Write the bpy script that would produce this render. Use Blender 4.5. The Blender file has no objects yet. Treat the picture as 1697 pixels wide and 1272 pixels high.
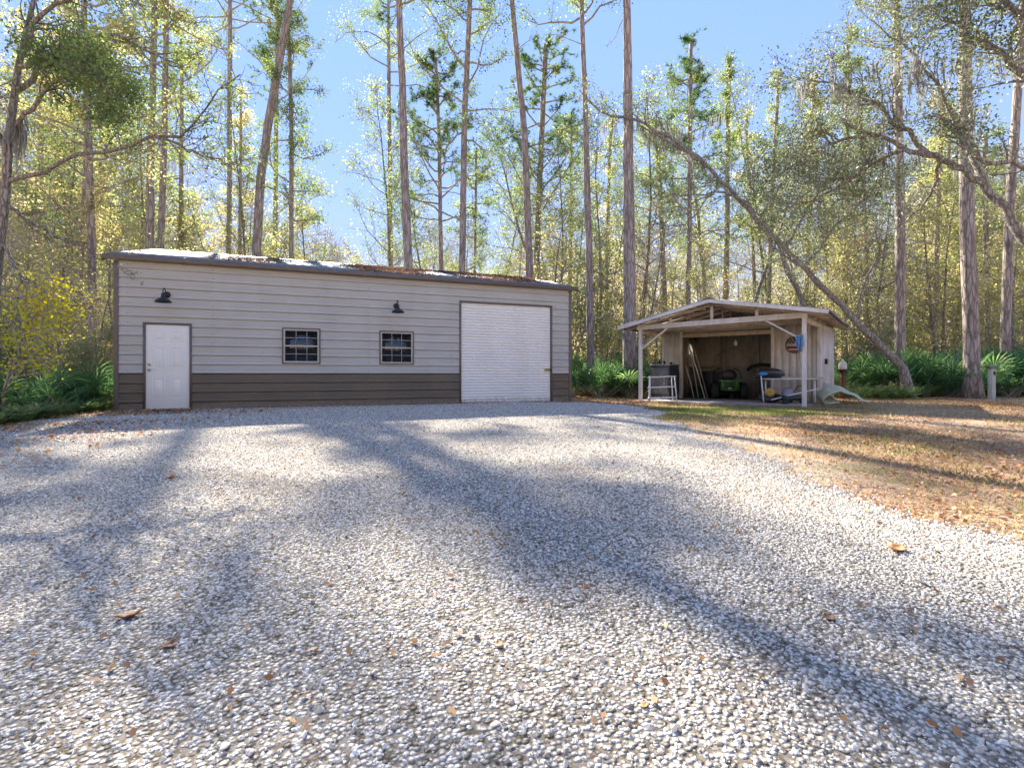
import bpy, math, random
import numpy as np
R = math.radians
PI = math.pi
scn = bpy.context.scene
COL = scn.collection
F = 835.0; CX = 848.0; HY = 620.0; CAMZ = 0.88      # camera model measured on the photograph

# ------------------------------------------------------------------ helpers
def ss(a, b, x):
    t = np.clip((x - a) / (b - a), 0, 1)
    return t * t * (3 - 2 * t)

def gz(x, y):
    """height of the ground"""
    x = np.asarray(x, float); y = np.asarray(y, float)
    return (-0.30 * (1 - ss(-1.0, 9.0, y))
            + 0.018 * np.sin(x * 0.9 + 1.3) * np.sin(y * 0.7) * ss(0, 3, y) * (1 - ss(9.5, 11, y))
            + 0.25 * ss(24, 60, y))

def P(px, py, Z):
    """the point seen at pixel px,py at distance Z"""
    return np.array([(px - CX) * Z / F, Z, CAMZ + (HY - py) * Z / F])

def tagit(o, label=None, cat=None, group=None, kind=None):
    if label: o['label'] = label
    if cat: o['category'] = cat
    if group: o['group'] = group
    if kind: o['kind'] = kind
    return o

def empty(name, loc, rz=0, label=None, cat=None, group=None):
    o = bpy.data.objects.new(name, None)
    o.empty_display_size = 0.2
    COL.objects.link(o)
    o.location = [float(v) for v in loc]; o.rotation_euler = (0, 0, rz)
    return tagit(o, label, cat, group)

def dup(root, loc, rz=0, sc=(1, 1, 1), label=None, group=None):
    r = root.copy(); COL.objects.link(r)
    r.location = [float(v) for v in loc]; r.rotation_euler = (0, 0, rz); r.scale = sc
    if label: r['label'] = label
    if group: r['group'] = group
    for ch in list(root.children):
        c = ch.copy(); COL.objects.link(c); c.parent = r
        for g in ch.children:
            d = g.copy(); COL.objects.link(d); d.parent = c
    return r

class MB:
    """collects shapes; build() links them as one mesh object"""
    def __init__(s):
        s.V = []; s.Q = []; s.T = []; s.n = 0; s.N = []
    def add(s, v, q=None, t=None, ng=None):
        v = np.asarray(v, float).reshape(-1, 3)
        if q is not None and len(q): s.Q.append(np.asarray(q, int).reshape(-1, 4) + s.n)
        if t is not None and len(t): s.T.append(np.asarray(t, int).reshape(-1, 3) + s.n)
        if ng is not None: s.N += [[i + s.n for i in f] for f in ng]
        s.V.append(v); s.n += len(v)
    def box(s, x0, x1, y0, y1, z0, z1, M=None):
        v = np.array([[x0,y0,z0],[x1,y0,z0],[x1,y1,z0],[x0,y1,z0],[x0,y0,z1],[x1,y0,z1],[x1,y1,z1],[x0,y1,z1]], float)
        if M is not None: v = v @ np.array(M[0]).T + np.array(M[1])
        s.add(v, [[0,3,2,1],[4,5,6,7],[0,1,5,4],[1,2,6,5],[2,3,7,6],[3,0,4,7]])
    def bar(s, a, b, w, h, up=(0, 0, 1)):
        a = np.array(a, float); b = np.array(b, float); d = b - a; L = np.linalg.norm(d); d /= L
        up = np.array(up, float)
        if abs(d @ up) > 0.98: up = np.array([0, 1., 0])
        x = np.cross(d, up); x /= np.linalg.norm(x); y = np.cross(x, d)
        c = [a + x*sx*w/2 + y*sy*h/2 for sx, sy in ((-1,-1),(1,-1),(1,1),(-1,1))]
        e = [p + d * L for p in c]
        s.add(c + e, [[0,3,2,1],[4,5,6,7],[0,1,5,4],[1,2,6,5],[2,3,7,6],[3,0,4,7]])
    def tube(s, pts, rad, sides=6, caps=True):
        pts = np.asarray(pts, float); n = len(pts)
        rad = np.broadcast_to(np.asarray(rad, float), (n,))
        t = np.gradient(pts, axis=0); t /= (np.linalg.norm(t, axis=1, keepdims=True) + 1e-9)
        m = np.abs(t.mean(0)); ref = np.zeros(3); ref[int(np.argmin(m))] = 1
        a = np.cross(t, ref); a /= (np.linalg.norm(a, axis=1, keepdims=True) + 1e-9); b = np.cross(t, a)
        th = np.linspace(0, 2*PI, sides, endpoint=False)
        v = pts[:, None, :] + rad[:, None, None] * (np.cos(th)[None, :, None] * a[:, None, :] + np.sin(th)[None, :, None] * b[:, None, :])
        i = np.arange(n - 1)[:, None] * sides; j = np.arange(sides)[None, :]; k = (j + 1) % sides
        q = np.stack([i + j, i + k, i + sides + k, i + sides + j], -1).reshape(-1, 4)
        s.add(v.reshape(-1, 3), q, ng=[list(range(sides))[::-1], list(range((n-1)*sides, n*sides))] if caps else None)
    def lathe(s, c, prof, sides=24, M=None):
        th = np.linspace(0, 2*PI, sides, endpoint=False)
        v = np.array([[r*math.cos(a), r*math.sin(a), z] for r, z in prof for a in th])
        if M is not None: v = v @ np.array(M).T
        v = v + np.array(c, float)
        n = len(prof); i = np.arange(n - 1)[:, None] * sides; j = np.arange(sides)[None, :]; k = (j + 1) % sides
        s.add(v, np.stack([i + j, i + k, i + sides + k, i + sides + j], -1).reshape(-1, 4))
    def blob(s, c, r, seed=0, amp=0.15, nu=16, nv=10):
        rg = np.random.default_rng(seed); ph = rg.uniform(0, 6, 6)
        pr = []
        th = np.linspace(0, 2*PI, nu, endpoint=False); la = np.linspace(-PI/2 + .05, PI/2 - .05, nv)
        T, L = np.meshgrid(th, la)
        k = 1 + amp * (np.sin(2*T + ph[0]) * np.cos(3*L + ph[1]) + .5*np.sin(5*T + ph[2] + 3*L) + .3*np.sin(9*T + ph[3])*np.cos(6*L))
        v = np.stack([k*np.cos(T)*np.cos(L)*r[0], k*np.sin(T)*np.cos(L)*r[1], k*np.sin(L)*r[2]], -1).reshape(-1, 3) + np.array(c)
        i = np.arange(nv - 1)[:, None] * nu; j = np.arange(nu)[None, :]; kk = (j + 1) % nu
        s.add(v, np.stack([i + j, i + kk, i + nu + kk, i + nu + j], -1).reshape(-1, 4), ng=[list(range(nu))[::-1], list(range((nv-1)*nu, nv*nu))])
    def grid(s, X, Y, Z):
        n, m = X.shape
        i = np.arange(n - 1)[:, None] * m; j = np.arange(m - 1)[None, :]
        s.add(np.stack([X, Y, Z], -1).reshape(-1, 3), np.stack([i + j, i + j + 1, i + m + j + 1, i + m + j], -1).reshape(-1, 4))
    def mesh(s, name):
        V = np.concatenate(s.V) if s.V else np.zeros((0, 3))
        Q = np.concatenate(s.Q) if s.Q else np.zeros((0, 4), int)
        T = np.concatenate(s.T) if s.T else np.zeros((0, 3), int)
        NG = s.N
        loops = np.concatenate([Q.ravel(), T.ravel()] + [np.array(f, int) for f in NG]).astype(np.int32)
        sizes = np.concatenate([np.full(len(Q), 4), np.full(len(T), 3), np.array([len(f) for f in NG], int)]).astype(np.int32)
        starts = np.concatenate([[0], np.cumsum(sizes)[:-1]]).astype(np.int32)
        me = bpy.data.meshes.new(name)
        me.vertices.add(len(V)); me.vertices.foreach_set('co', V.astype(np.float32).ravel())
        me.loops.add(len(loops)); me.loops.foreach_set('vertex_index', loops)
        me.polygons.add(len(sizes)); me.polygons.foreach_set('loop_start', starts); me.polygons.foreach_set('loop_total', sizes)
        me.update(calc_edges=True)
        return me
    def build(s, name, mat, parent=None, smooth=False, bevel=0):
        me = s.mesh(name)
        if smooth: me.polygons.foreach_set('use_smooth', np.ones(len(me.polygons), bool))
        me.materials.append(mat)
        o = bpy.data.objects.new(name, me); COL.objects.link(o)
        if parent is not None: o.parent = parent
        if bevel:
            b = o.modifiers.new('bevel', 'BEVEL'); b.width = bevel; b.segments = 2; b.limit_method = 'ANGLE'
        return o

# ------------------------------------------------------------------ materials
def newmat(name):
    m = bpy.data.materials.new(name); m.use_nodes = True
    nt = m.node_tree; nt.nodes.clear()
    out = nt.nodes.new('ShaderNodeOutputMaterial')
    return m, nt, out

def N(nt, typ, **kw):
    n = nt.nodes.new(typ)
    for k, v in kw.items():
        if k.startswith('in_'):
            key = k[3:].replace('_', ' ')
            n.inputs[key if key in n.inputs else int(key)].default_value = v
        else: setattr(n, k, v)
    return n

def rampnode(nt, stops, interp='LINEAR'):
    r = nt.nodes.new('ShaderNodeValToRGB'); r.color_ramp.interpolation = interp
    e = r.color_ramp.elements
    while len(e) < len(stops): e.new(0.5)
    for i, (p, c) in enumerate(stops):
        e[i].position = p; e[i].color = (c[0], c[1], c[2], 1)
    return r

def coords(nt, scale=(1, 1, 1)):
    t = nt.nodes.new('ShaderNodeTexCoord'); mp = nt.nodes.new('ShaderNodeMapping')
    mp.inputs['Scale'].default_value = scale
    nt.links.new(t.outputs['Object'], mp.inputs['Vector'])
    return mp.outputs['Vector']

def surf(name, c1, c2=None, scale=6, rough=0.6, bump=0.0, bscale=None, stretch=(1, 1, 1), metal=0, spec=0.4, c3=None, detail=6, lo=.35, hi=.65):
    m, nt, out = newmat(name)
    b = nt.nodes.new('ShaderNodeBsdfPrincipled')
    b.inputs['Roughness'].default_value = rough; b.inputs['Metallic'].default_value = metal
    b.inputs['Specular IOR Level'].default_value = spec
    nt.links.new(b.outputs[0], out.inputs[0])
    if c2 is None:
        c2 = tuple(v * .8 for v in c1)
    v = coords(nt, stretch)
    n = N(nt, 'ShaderNodeTexNoise', in_Scale=scale, in_Detail=detail, in_Roughness=.65)
    nt.links.new(v, n.inputs['Vector'])
    st = [(lo, c1), (hi, c2)] if c3 is None else [(lo, c1), ((lo+hi)/2, c2), (hi, c3)]
    r = rampnode(nt, st); nt.links.new(n.outputs['Fac'], r.inputs[0]); nt.links.new(r.outputs[0], b.inputs['Base Color'])
    if bump:
        n2 = N(nt, 'ShaderNodeTexNoise', in_Scale=bscale or scale * 4, in_Detail=5)
        nt.links.new(v, n2.inputs['Vector'])
        bp = N(nt, 'ShaderNodeBump', in_Strength=bump, in_Distance=.02)
        nt.links.new(n2.outputs['Fac'], bp.inputs['Height']); nt.links.new(bp.outputs[0], b.inputs['Normal'])
    return m

def leafmat(name, cols, trans=.45, rough=.5):
    m, nt, out = newmat(name)
    g = nt.nodes.new('ShaderNodeNewGeometry')
    n = len(cols); r = rampnode(nt, [(i / (n - 1), c) for i, c in enumerate(cols)])
    # clumps of slightly different hue through the crown
    tc = nt.nodes.new('ShaderNodeTexCoord')
    no = N(nt, 'ShaderNodeTexNoise', in_Scale=.5, in_Detail=2)
    nt.links.new(tc.outputs['Object'], no.inputs['Vector'])
    mth = N(nt, 'ShaderNodeMath', operation='MULTIPLY_ADD'); mth.inputs[1].default_value = .55
    nt.links.new(g.outputs['Random Per Island'], mth.inputs[0])
    m2 = N(nt, 'ShaderNodeMath', operation='MULTIPLY_ADD'); m2.inputs[1].default_value = 1.5; m2.inputs[2].default_value = -.52
    nt.links.new(no.outputs['Fac'], m2.inputs[0]); nt.links.new(m2.outputs[0], mth.inputs[2])
    nt.links.new(mth.outputs[0], r.inputs[0])
    d = nt.nodes.new('ShaderNodeBsdfDiffuse'); t = nt.nodes.new('ShaderNodeBsdfTranslucent'); gl = N(nt, 'ShaderNodeBsdfGlossy', in_Roughness=rough)
    gl.inputs['Color'].default_value = (.8, .8, .8, 1)
    nt.links.new(r.outputs[0], d.inputs[0])
    hs = N(nt, 'ShaderNodeHueSaturation', in_Saturation=1.1, in_Value=1.75); nt.links.new(r.outputs[0], hs.inputs['Color']); nt.links.new(hs.outputs[0], t.inputs[0])
    mx = N(nt, 'ShaderNodeMixShader'); mx.inputs[0].default_value = trans
    nt.links.new(d.outputs[0], mx.inputs[1]); nt.links.new(t.outputs[0], mx.inputs[2])
    m3 = N(nt, 'ShaderNodeMixShader'); m3.inputs[0].default_value = .025
    nt.links.new(mx.outputs[0], m3.inputs[1]); nt.links.new(gl.outputs[0], m3.inputs[2]); nt.links.new(m3.outputs[0], out.inputs[0])
    return m

def plain(name, c, rough=.5, metal=0, spec=.4):
    m, nt, out = newmat(name)
    b = nt.nodes.new('ShaderNodeBsdfPrincipled'); b.inputs['Base Color'].default_value = (*c, 1)
    b.inputs['Roughness'].default_value = rough; b.inputs['Metallic'].default_value = metal; b.inputs['Specular IOR Level'].default_value = spec
    n = N(nt, 'ShaderNodeTexNoise', in_Scale=14, in_Detail=4); nt.links.new(coords(nt), n.inputs['Vector'])
    r = rampnode(nt, [(.3, tuple(v*.78 for v in c)), (.7, c)]); nt.links.new(n.outputs['Fac'], r.inputs[0]); nt.links.new(r.outputs[0], b.inputs['Base Color'])
    nt.links.new(b.outputs[0], out.inputs[0]); return m

def bark(name, dark, light, sx=9, sz=1.6, bump=.9):
    m, nt, out = newmat(name)
    b = nt.nodes.new('ShaderNodeBsdfPrincipled'); b.inputs['Roughness'].default_value = .9; b.inputs['Specular IOR Level'].default_value = .15
    v = coords(nt, (sx, sx, sz))
    vo = N(nt, 'ShaderNodeTexVoronoi', feature='DISTANCE_TO_EDGE', in_Scale=1.0); 
    no = N(nt, 'ShaderNodeTexNoise', in_Scale=1.3, in_Detail=7, in_Roughness=.7)
    ad = N(nt, 'ShaderNodeVectorMath', operation='MULTIPLY_ADD'); ad.inputs[1].default_value = (.7, .7, .7)
    nt.links.new(v, no.inputs['Vector']); nt.links.new(no.outputs['Color'], ad.inputs[0]); nt.links.new(v, ad.inputs[2]); nt.links.new(ad.outputs[0], vo.inputs['Vector'])
    r1 = rampnode(nt, [(0, (.42, .40, .38)), (.16, (1, 1, 1))]); nt.links.new(vo.outputs['Distance'], r1.inputs[0])
    r2 = rampnode(nt, [(.3, dark), (.72, light)]); nt.links.new(no.outputs['Fac'], r2.inputs[0])
    mx = N(nt, 'ShaderNodeMix', data_type='RGBA', blend_type='MULTIPLY'); mx.inputs[0].default_value = .85
    nt.links.new(r2.outputs[0], mx.inputs[6]); nt.links.new(r1.outputs[0], mx.inputs[7]); nt.links.new(mx.outputs[2], b.inputs['Base Color'])
    bp = N(nt, 'ShaderNodeBump', in_Strength=bump, in_Distance=.03); nt.links.new(r1.outputs[0], bp.inputs['Height']); nt.links.new(bp.outputs[0], b.inputs['Normal'])
    nt.links.new(b.outputs[0], out.inputs[0]); return m

MAT = {}
MAT['pine_bark'] = bark('pine_bark', (.26, .21, .185), (.62, .53, .48))
MAT['oak_bark'] = bark('oak_bark', (.22, .19, .165), (.56, .51, .45), 14, 4)
MAT['grey_bark'] = bark('grey_bark', (.17, .15, .13), (.45, .42, .38), 10, 3)
MAT['twig'] = surf('twig_bark', (.26, .22, .18), (.50, .45, .39), 5, .9)
MAT['yellow'] = leafmat('yellow_green_leaves', [(.06, .095, .04), (.17, .21, .075), (.38, .38, .15), (.58, .49, .23), (.46, .37, .23)], .55)
MAT['olive'] = leafmat('olive_leaves', [(.05, .085, .03), (.13, .19, .06), (.26, .31, .12), (.44, .43, .20)], .5)
MAT['green'] = leafmat('green_leaves', [(.04, .07, .025), (.11, .16, .05), (.20, .26, .08), (.32, .34, .10)], .5)
MAT['tan'] = leafmat('dry_tan_leaves', [(.24, .19, .12), (.42, .34, .21), (.56, .46, .27), (.52, .43, .14)], .5)
MAT['oakleaf'] = leafmat('live_oak_leaves', [(.06, .075, .04), (.13, .155, .08), (.24, .265, .15), (.38, .39, .26)], .35, .35)
MAT['needle'] = leafmat('pine_needles', [(.035, .07, .03), (.07, .13, .05), (.13, .20, .07), (.24, .26, .09)], .4)
MAT['moss'] = leafmat('spanish_moss', [(.16, .15, .13), (.28, .27, .24), (.34, .33, .29)], .3)
MAT['palm'] = leafmat('palmetto_leaves', [(.03, .075, .035), (.07, .15, .06), (.14, .24, .09), (.30, .38, .16)], .4, .25)
MAT['fern'] = leafmat('fern_leaves', [(.04, .08, .03), (.09, .15, .05), (.17, .22, .08), (.34, .28, .15)], .4)
MAT['litterleaf'] = leafmat('fallen_leaves', [(.13, .07, .035), (.36, .19, .10), (.56, .34, .17), (.64, .47, .29)], .1)
MAT['grass'] = leafmat('dry_grass', [(.10, .14, .035), (.24, .24, .09), (.44, .36, .19), (.52, .42, .26)], .3)

# ------------------------------------------------------------------ world, sun, camera
SUN_EL = R(37); sdir = np.array([-0.47, 0.883]); sdir /= np.linalg.norm(sdir)
w = bpy.data.worlds.new('World'); scn.world = w; w.use_nodes = True
nt = w.node_tree; nt.nodes.clear()
wo = nt.nodes.new('ShaderNodeOutputWorld'); bg = nt.nodes.new('ShaderNodeBackground'); sky = nt.nodes.new('ShaderNodeTexSky')
sky.sky_type = 'NISHITA'; sky.sun_disc = False; sky.sun_elevation = SUN_EL
sky.sun_rotation = math.atan2(sdir[0], sdir[1]); sky.air_density = 1.0; sky.dust_density = 0.0; sky.ozone_density = 1.6
bg.inputs['Strength'].default_value = 0.15
bw = nt.nodes.new('ShaderNodeRGBToBW'); nt.links.new(sky.outputs[0], bw.inputs[0])     # soften the glare round the sun
mm = N(nt, 'ShaderNodeMath', operation='MULTIPLY_ADD'); mm.inputs[1].default_value = .60; mm.inputs[2].default_value = .45; nt.links.new(bw.outputs[0], mm.inputs[0])
dv = N(nt, 'ShaderNodeMath', operation='DIVIDE'); dv.inputs[0].default_value = .87; nt.links.new(mm.outputs[0], dv.inputs[1])
vs = N(nt, 'ShaderNodeVectorMath', operation='SCALE'); nt.links.new(sky.outputs[0], vs.inputs[0]); nt.links.new(dv.outputs[0], vs.inputs['Scale'])
hs = N(nt, 'ShaderNodeHueSaturation', in_Saturation=1.18); nt.links.new(vs.outputs[0], hs.inputs['Color'])
tn = N(nt, 'ShaderNodeVectorMath', operation='MULTIPLY'); tn.inputs[1].default_value = (1.19, .84, .81); nt.links.new(hs.outputs[0], tn.inputs[0]); nt.links.new(tn.outputs[0], bg.inputs[0]); nt.links.new(bg.outputs[0], wo.inputs[0])
sl = bpy.data.lights.new('sun', 'SUN'); sl.energy = 3.7; sl.angle = R(.6); sl.color = (1, .92, .80)
so = bpy.data.objects.new('sun', sl); COL.objects.link(so)
from mathutils import Vector
sv = Vector((sdir[0] * math.cos(SUN_EL), sdir[1] * math.cos(SUN_EL), math.sin(SUN_EL)))
so.rotation_euler = sv.to_track_quat('Z', 'Y').to_euler(); so.location = sv * 40
cam = bpy.data.cameras.new('camera'); co = bpy.data.objects.new('camera', cam); COL.objects.link(co)
co.location = (0, 0, CAMZ); co.rotation_euler = (R(90), 0, 0)
cam.sensor_width = 36; cam.lens = 36 * F / 1697; cam.shift_y = -(636 - HY) / 1697; cam.clip_start = .05; cam.clip_end = 2000
scn.camera = co
scn.view_settings.view_transform = 'Standard'; scn.view_settings.look = 'None'; scn.view_settings.gamma = 1
scn.view_settings.exposure = 2.42
scn.cycles.max_bounces = 8; scn.cycles.diffuse_bounces = 4; scn.cycles.transmission_bounces = 4

# ------------------------------------------------------------------ ground
def ground_material(name, gravel):
    m, nt, out = newmat(name)
    b = nt.nodes.new('ShaderNodeBsdfPrincipled'); b.inputs['Roughness'].default_value = .95; b.inputs['Specular IOR Level'].default_value = .1
    v = coords(nt); L = nt.links.new
    def noise(s, d=5, r=.6):
        n = N(nt, 'ShaderNodeTexNoise', in_Scale=s, in_Detail=d, in_Roughness=r); L(v, n.inputs['Vector']); return n.outputs['Fac']
    def mix(f, a, c, bt='MIX'):
        x = N(nt, 'ShaderNodeMix', data_type='RGBA', blend_type=bt)
        if isinstance(f, float): x.inputs[0].default_value = f
        else: L(f, x.inputs[0])
        L(a, x.inputs[6]); L(c, x.inputs[7]); return x.outputs[2]
    def ramp(f, st):
        r = rampnode(nt, st); L(f, r.inputs[0]); return r.outputs[0]
    if gravel:
        vo = N(nt, 'ShaderNodeTexVoronoi', in_Scale=52.0); L(v, vo.inputs['Vector'])
        cs = nt.nodes.new('ShaderNodeSeparateColor'); L(vo.outputs['Color'], cs.inputs[0])
        stone = ramp(cs.outputs[0], [(0, (.20, .18, .14)), (.3, (.46, .43, .37)), (.65, (.64, .60, .53)), (1, (.80, .76, .68))])
        gap = ramp(vo.outputs['Distance'], [(.35, (1, 1, 1)), (.62, (.30, .26, .22))])
        c = mix(.9, stone, gap, 'MULTIPLY')
        dirt = ramp(noise(.55, 6, .7), [(.50, (1, 1, 1)), (.72, (.80, .70, .60))])
        c = mix(1.0, c, dirt, 'MULTIPLY')
        h = ramp(vo.outputs['Distance'], [(.1, (1, 1, 1)), (.65, (0, 0, 0))])
        bp = N(nt, 'ShaderNodeBump', in_Strength=1.0, in_Distance=.012); L(h, bp.inputs['Height'])
    else:
        base = ramp(noise(22, 8, .75), [(.3, (.15, .09, .055)), (.5, (.42, .27, .165)), (.7, (.60, .44, .29))])
        sand = ramp(noise(60, 4, .7), [(.3, (.42, .32, .23)), (.7, (.60, .48, .37))])
        c = mix(ramp(noise(.45, 6, .65), [(.47, (0, 0, 0)), (.62, (1, 1, 1))]), base, sand)
        green = ramp(noise(30, 6, .7), [(.3, (.09, .12, .03)), (.7, (.26, .27, .09))])
        c = mix(ramp(noise(.9, 5, .6), [(.56, (0, 0, 0)), (.68, (.75, .75, .75))]), c, green)
        bp = N(nt, 'ShaderNodeBump', in_Strength=.8, in_Distance=.03); L(noise(30, 8, .8), bp.inputs['Height'])
    L(c, b.inputs['Base Color']); L(bp.outputs[0], b.inputs['Normal']); L(b.outputs[0], out.inputs[0])
    return m

def axis(lo, hi, step, far):
    a = np.arange(lo, hi + step/2, step); g = []
    d = step; x = hi
    while x < far: d *= 1.35; x += d; g.append(x)
    h = []; d = step; x = lo
    while x > -far: d *= 1.35; x -= d; h.append(x)
    return np.array(h[::-1] + list(a) + g)
ax, ay = axis(-26, 30, .5, 900), axis(-8, 40, .4, 900)
X, Y = np.meshgrid(ax, ay); mb = MB(); mb.grid(X, Y, gz(X, Y))
tagit(mb.build('ground', ground_material('leaf_litter_ground', False), smooth=True), kind='structure')

RB = [(-8, 3.4), (0, 3.3), (2.4, 3.18), (3.05, 3.09), (3.5, 2.95), (4.3, 2.84), (5.56, 2.70), (7.5, 2.66), (8.8, 2.74), (10.2, 2.95), (11.6, 3.45), (13, 3.4), (14.6, 2.9), (15.7, 2.1), (16.4, 1.2)]
LB = [(-8, -9.6), (0, -9.2), (5, -8.9), (8, -8.8), (10, -9.0), (12, -9.2), (16.4, -8.5)]
def bnd(tab, y): return np.interp(y, [a for a, _ in tab], [b for _, b in tab])
def wob(y, s): return .10*np.sin(y*2.3 + s) + .06*np.sin(y*5.7 + 2*s) + .04*np.sin(y*13.1 + s) + .02*np.sin(y*31 + s)
ys = np.arange(-8, 16.4, .06); us = np.linspace(0, 1, 90)
rx = bnd(RB, ys) + wob(ys, 1); lx = bnd(LB, ys) + wob(ys, 4)
X = lx[:, None] + (rx - lx)[:, None] * us[None, :]; Y = np.repeat(ys[:, None], 90, 1)
mb = MB(); mb.grid(X, Y, gz(X, Y) + .005 + .012*np.minimum(1, np.minimum(us, 1-us)*60)[None, :])
tagit(mb.build('gravel_driveway', ground_material('white_gravel', True), smooth=True), kind='structure')

def in_gravel(x, y, m=0): return (x > bnd(LB, y) + wob(y, 4) - m) & (x < bnd(RB, y) + wob(y, 1) + m) & (y < 16.2)

# real stones lying on the drive, denser and finer close by
def stones(seed, y0, y1, dens, smin, smax, name, label):
    rg = np.random.default_rng(seed)
    n = int(dens * (y1 - y0) * 2.4 * y1)
    y = rg.uniform(y0, y1, n); x = rg.uniform(-1.2 * y1, 1.2 * y1, n)
    k = (np.abs(x) < 1.12 * y + .5) & in_gravel(x, y, .0)
    # a few strays past the edge
    k |= (np.abs(x) < 1.12 * y + .5) & (in_gravel(x, y, .12) & (rg.random(n) < .55) | in_gravel(x, y, .5) & (rg.random(n) < .10))
    x, y = x[k], y[k]; n = len(x)
    sc = (smin + (smax - smin)*rg.random(n)**1.6) * np.where(rg.random(n) < .06, 1.45, 1)
    z = gz(x, y) + .008 + sc * rg.uniform(-.1, .9, n)
    me = bpy.data.meshes.new(name); me.vertices.add(n)
    me.vertices.foreach_set('co', np.stack([x, y, z], -1).astype(np.float32).ravel())
    a = me.attributes.new('rot', 'FLOAT_VECTOR', 'POINT'); a.data.foreach_set('vector', rg.uniform(0, 6.28, (n, 3)).astype(np.float32).ravel())
    a = me.attributes.new('scl', 'FLOAT', 'POINT'); a.data.foreach_set('value', sc.astype(np.float32))
    o = bpy.data.objects.new(name, me); COL.objects.link(o)
    tagit(o, label, 'gravel', kind='stuff')
    g = bpy.data.node_groups.new('stone_scatter', 'GeometryNodeTree')
    g.interface.new_socket('Geometry', in_out='INPUT', socket_type='NodeSocketGeometry')
    g.interface.new_socket('Geometry', in_out='OUTPUT', socket_type='NodeSocketGeometry')
    gi = g.nodes.new('NodeGroupInput'); go = g.nodes.new('NodeGroupOutput'); L = g.links.new
    g2i = g.nodes.new('GeometryNodeGeometryToInstance')
    for q in range(5):
        ic = g.nodes.new('GeometryNodeMeshIcoSphere'); ic.inputs['Radius'].default_value = 1; ic.inputs['Subdivisions'].default_value = 2
        sp = g.nodes.new('GeometryNodeSetPosition'); pos = g.nodes.new('GeometryNodeInputPosition')
        ad = g.nodes.new('ShaderNodeVectorMath'); ad.operation = 'ADD'; ad.inputs[1].default_value = (q*7.3, q*3.1, 0)
        no = g.nodes.new('ShaderNodeTexNoise'); no.inputs['Scale'].default_value = 1.1; no.inputs['Detail'].default_value = 1
        sb = g.nodes.new('ShaderNodeVectorMath'); sb.operation = 'SUBTRACT'; sb.inputs[1].default_value = (.5, .5, .5)
        sc_ = g.nodes.new('ShaderNodeVectorMath'); sc_.operation = 'SCALE'; sc_.inputs['Scale'].default_value = 1.9
        L(pos.outputs[0], ad.inputs[0]); L(ad.outputs[0], no.inputs['Vector']); L(no.outputs['Color'], sb.inputs[0]); L(sb.outputs[0], sc_.inputs[0])
        L(ic.outputs['Mesh'], sp.inputs['Geometry']); L(sc_.outputs[0], sp.inputs['Offset'])
        tr = g.nodes.new('GeometryNodeTransform'); tr.inputs['Scale'].default_value = [(1, .8, .6), (1, .7, .7), (1.1, .9, .5), (.9, .8, .75), (1.25, .7, .6)][q]
        L(sp.outputs[0], tr.inputs['Geometry']); L(tr.outputs[0], g2i.inputs[0])
    ip = g.nodes.new('GeometryNodeInstanceOnPoints'); ip.inputs['Pick Instance'].default_value = True
    na = g.nodes.new('GeometryNodeInputNamedAttribute'); na.data_type = 'FLOAT_VECTOR'; na.inputs['Name'].default_value = 'rot'
    nb = g.nodes.new('GeometryNodeInputNamedAttribute'); nb.data_type = 'FLOAT'; nb.inputs['Name'].default_value = 'scl'
    sm = g.nodes.new('GeometryNodeSetMaterial'); sm.inputs['Material'].default_value = MAT['stone']
    L(gi.outputs[0], ip.inputs['Points']); L(g2i.outputs[0], ip.inputs['Instance'])
    L(na.outputs['Attribute'], ip.inputs['Rotation']); L(nb.outputs['Attribute'], ip.inputs['Scale'])
    L(ip.outputs[0], sm.inputs['Geometry']); L(sm.outputs[0], go.inputs[0])
    md = o.modifiers.new('scatter', 'NODES'); md.node_group = g
    me.materials.append(MAT['stone'])
    return n

m, nt, out = newmat('limestone'); MAT['stone'] = m
b = nt.nodes.new('ShaderNodeBsdfPrincipled'); b.inputs['Roughness'].default_value = .95; b.inputs['Specular IOR Level'].default_value = .08
oi = nt.nodes.new('ShaderNodeObjectInfo')
r = rampnode(nt, [(0, (.22, .19, .15)), (.10, (.46, .42, .36)), (.4, (.70, .655, .58)), (.8, (.82, .78, .71)), (.95, (.88, .85, .79)), (1, (.54, .40, .27))])
nt.links.new(oi.outputs['Random'], r.inputs[0])
no = N(nt, 'ShaderNodeTexNoise', in_Scale=1.4, in_Detail=4); tc = nt.nodes.new('ShaderNodeTexCoord'); nt.links.new(tc.outputs['Object'], no.inputs['Vector'])
r2 = rampnode(nt, [(.35, (.8, .77, .73)), (.6, (1, 1, 1))]); nt.links.new(no.outputs['Fac'], r2.inputs[0])
mx = N(nt, 'ShaderNodeMix', data_type='RGBA', blend_type='MULTIPLY'); mx.inputs[0].default_value = .7
nt.links.new(r.outputs[0], mx.inputs[6]); nt.links.new(r2.outputs[0], mx.inputs[7]); nt.links.new(mx.outputs[2], b.inputs['Base Color']); nt.links.new(b.outputs[0], out.inputs[0])
stones(1, .9, 3.6, 9500, .0034, .0098, 'gravel_stones', 'small pale crushed limestone pieces covering the near part of the driveway')
stones(2, 3.6, 7.5, 5200, .0042, .0105, 'gravel_stones', 'pale crushed limestone pieces covering the middle of the driveway')
stones(3, 7.5, 15.5, 1900, .006, .012, 'gravel_stones', 'pale crushed limestone pieces covering the driveway before the garage')

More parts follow.
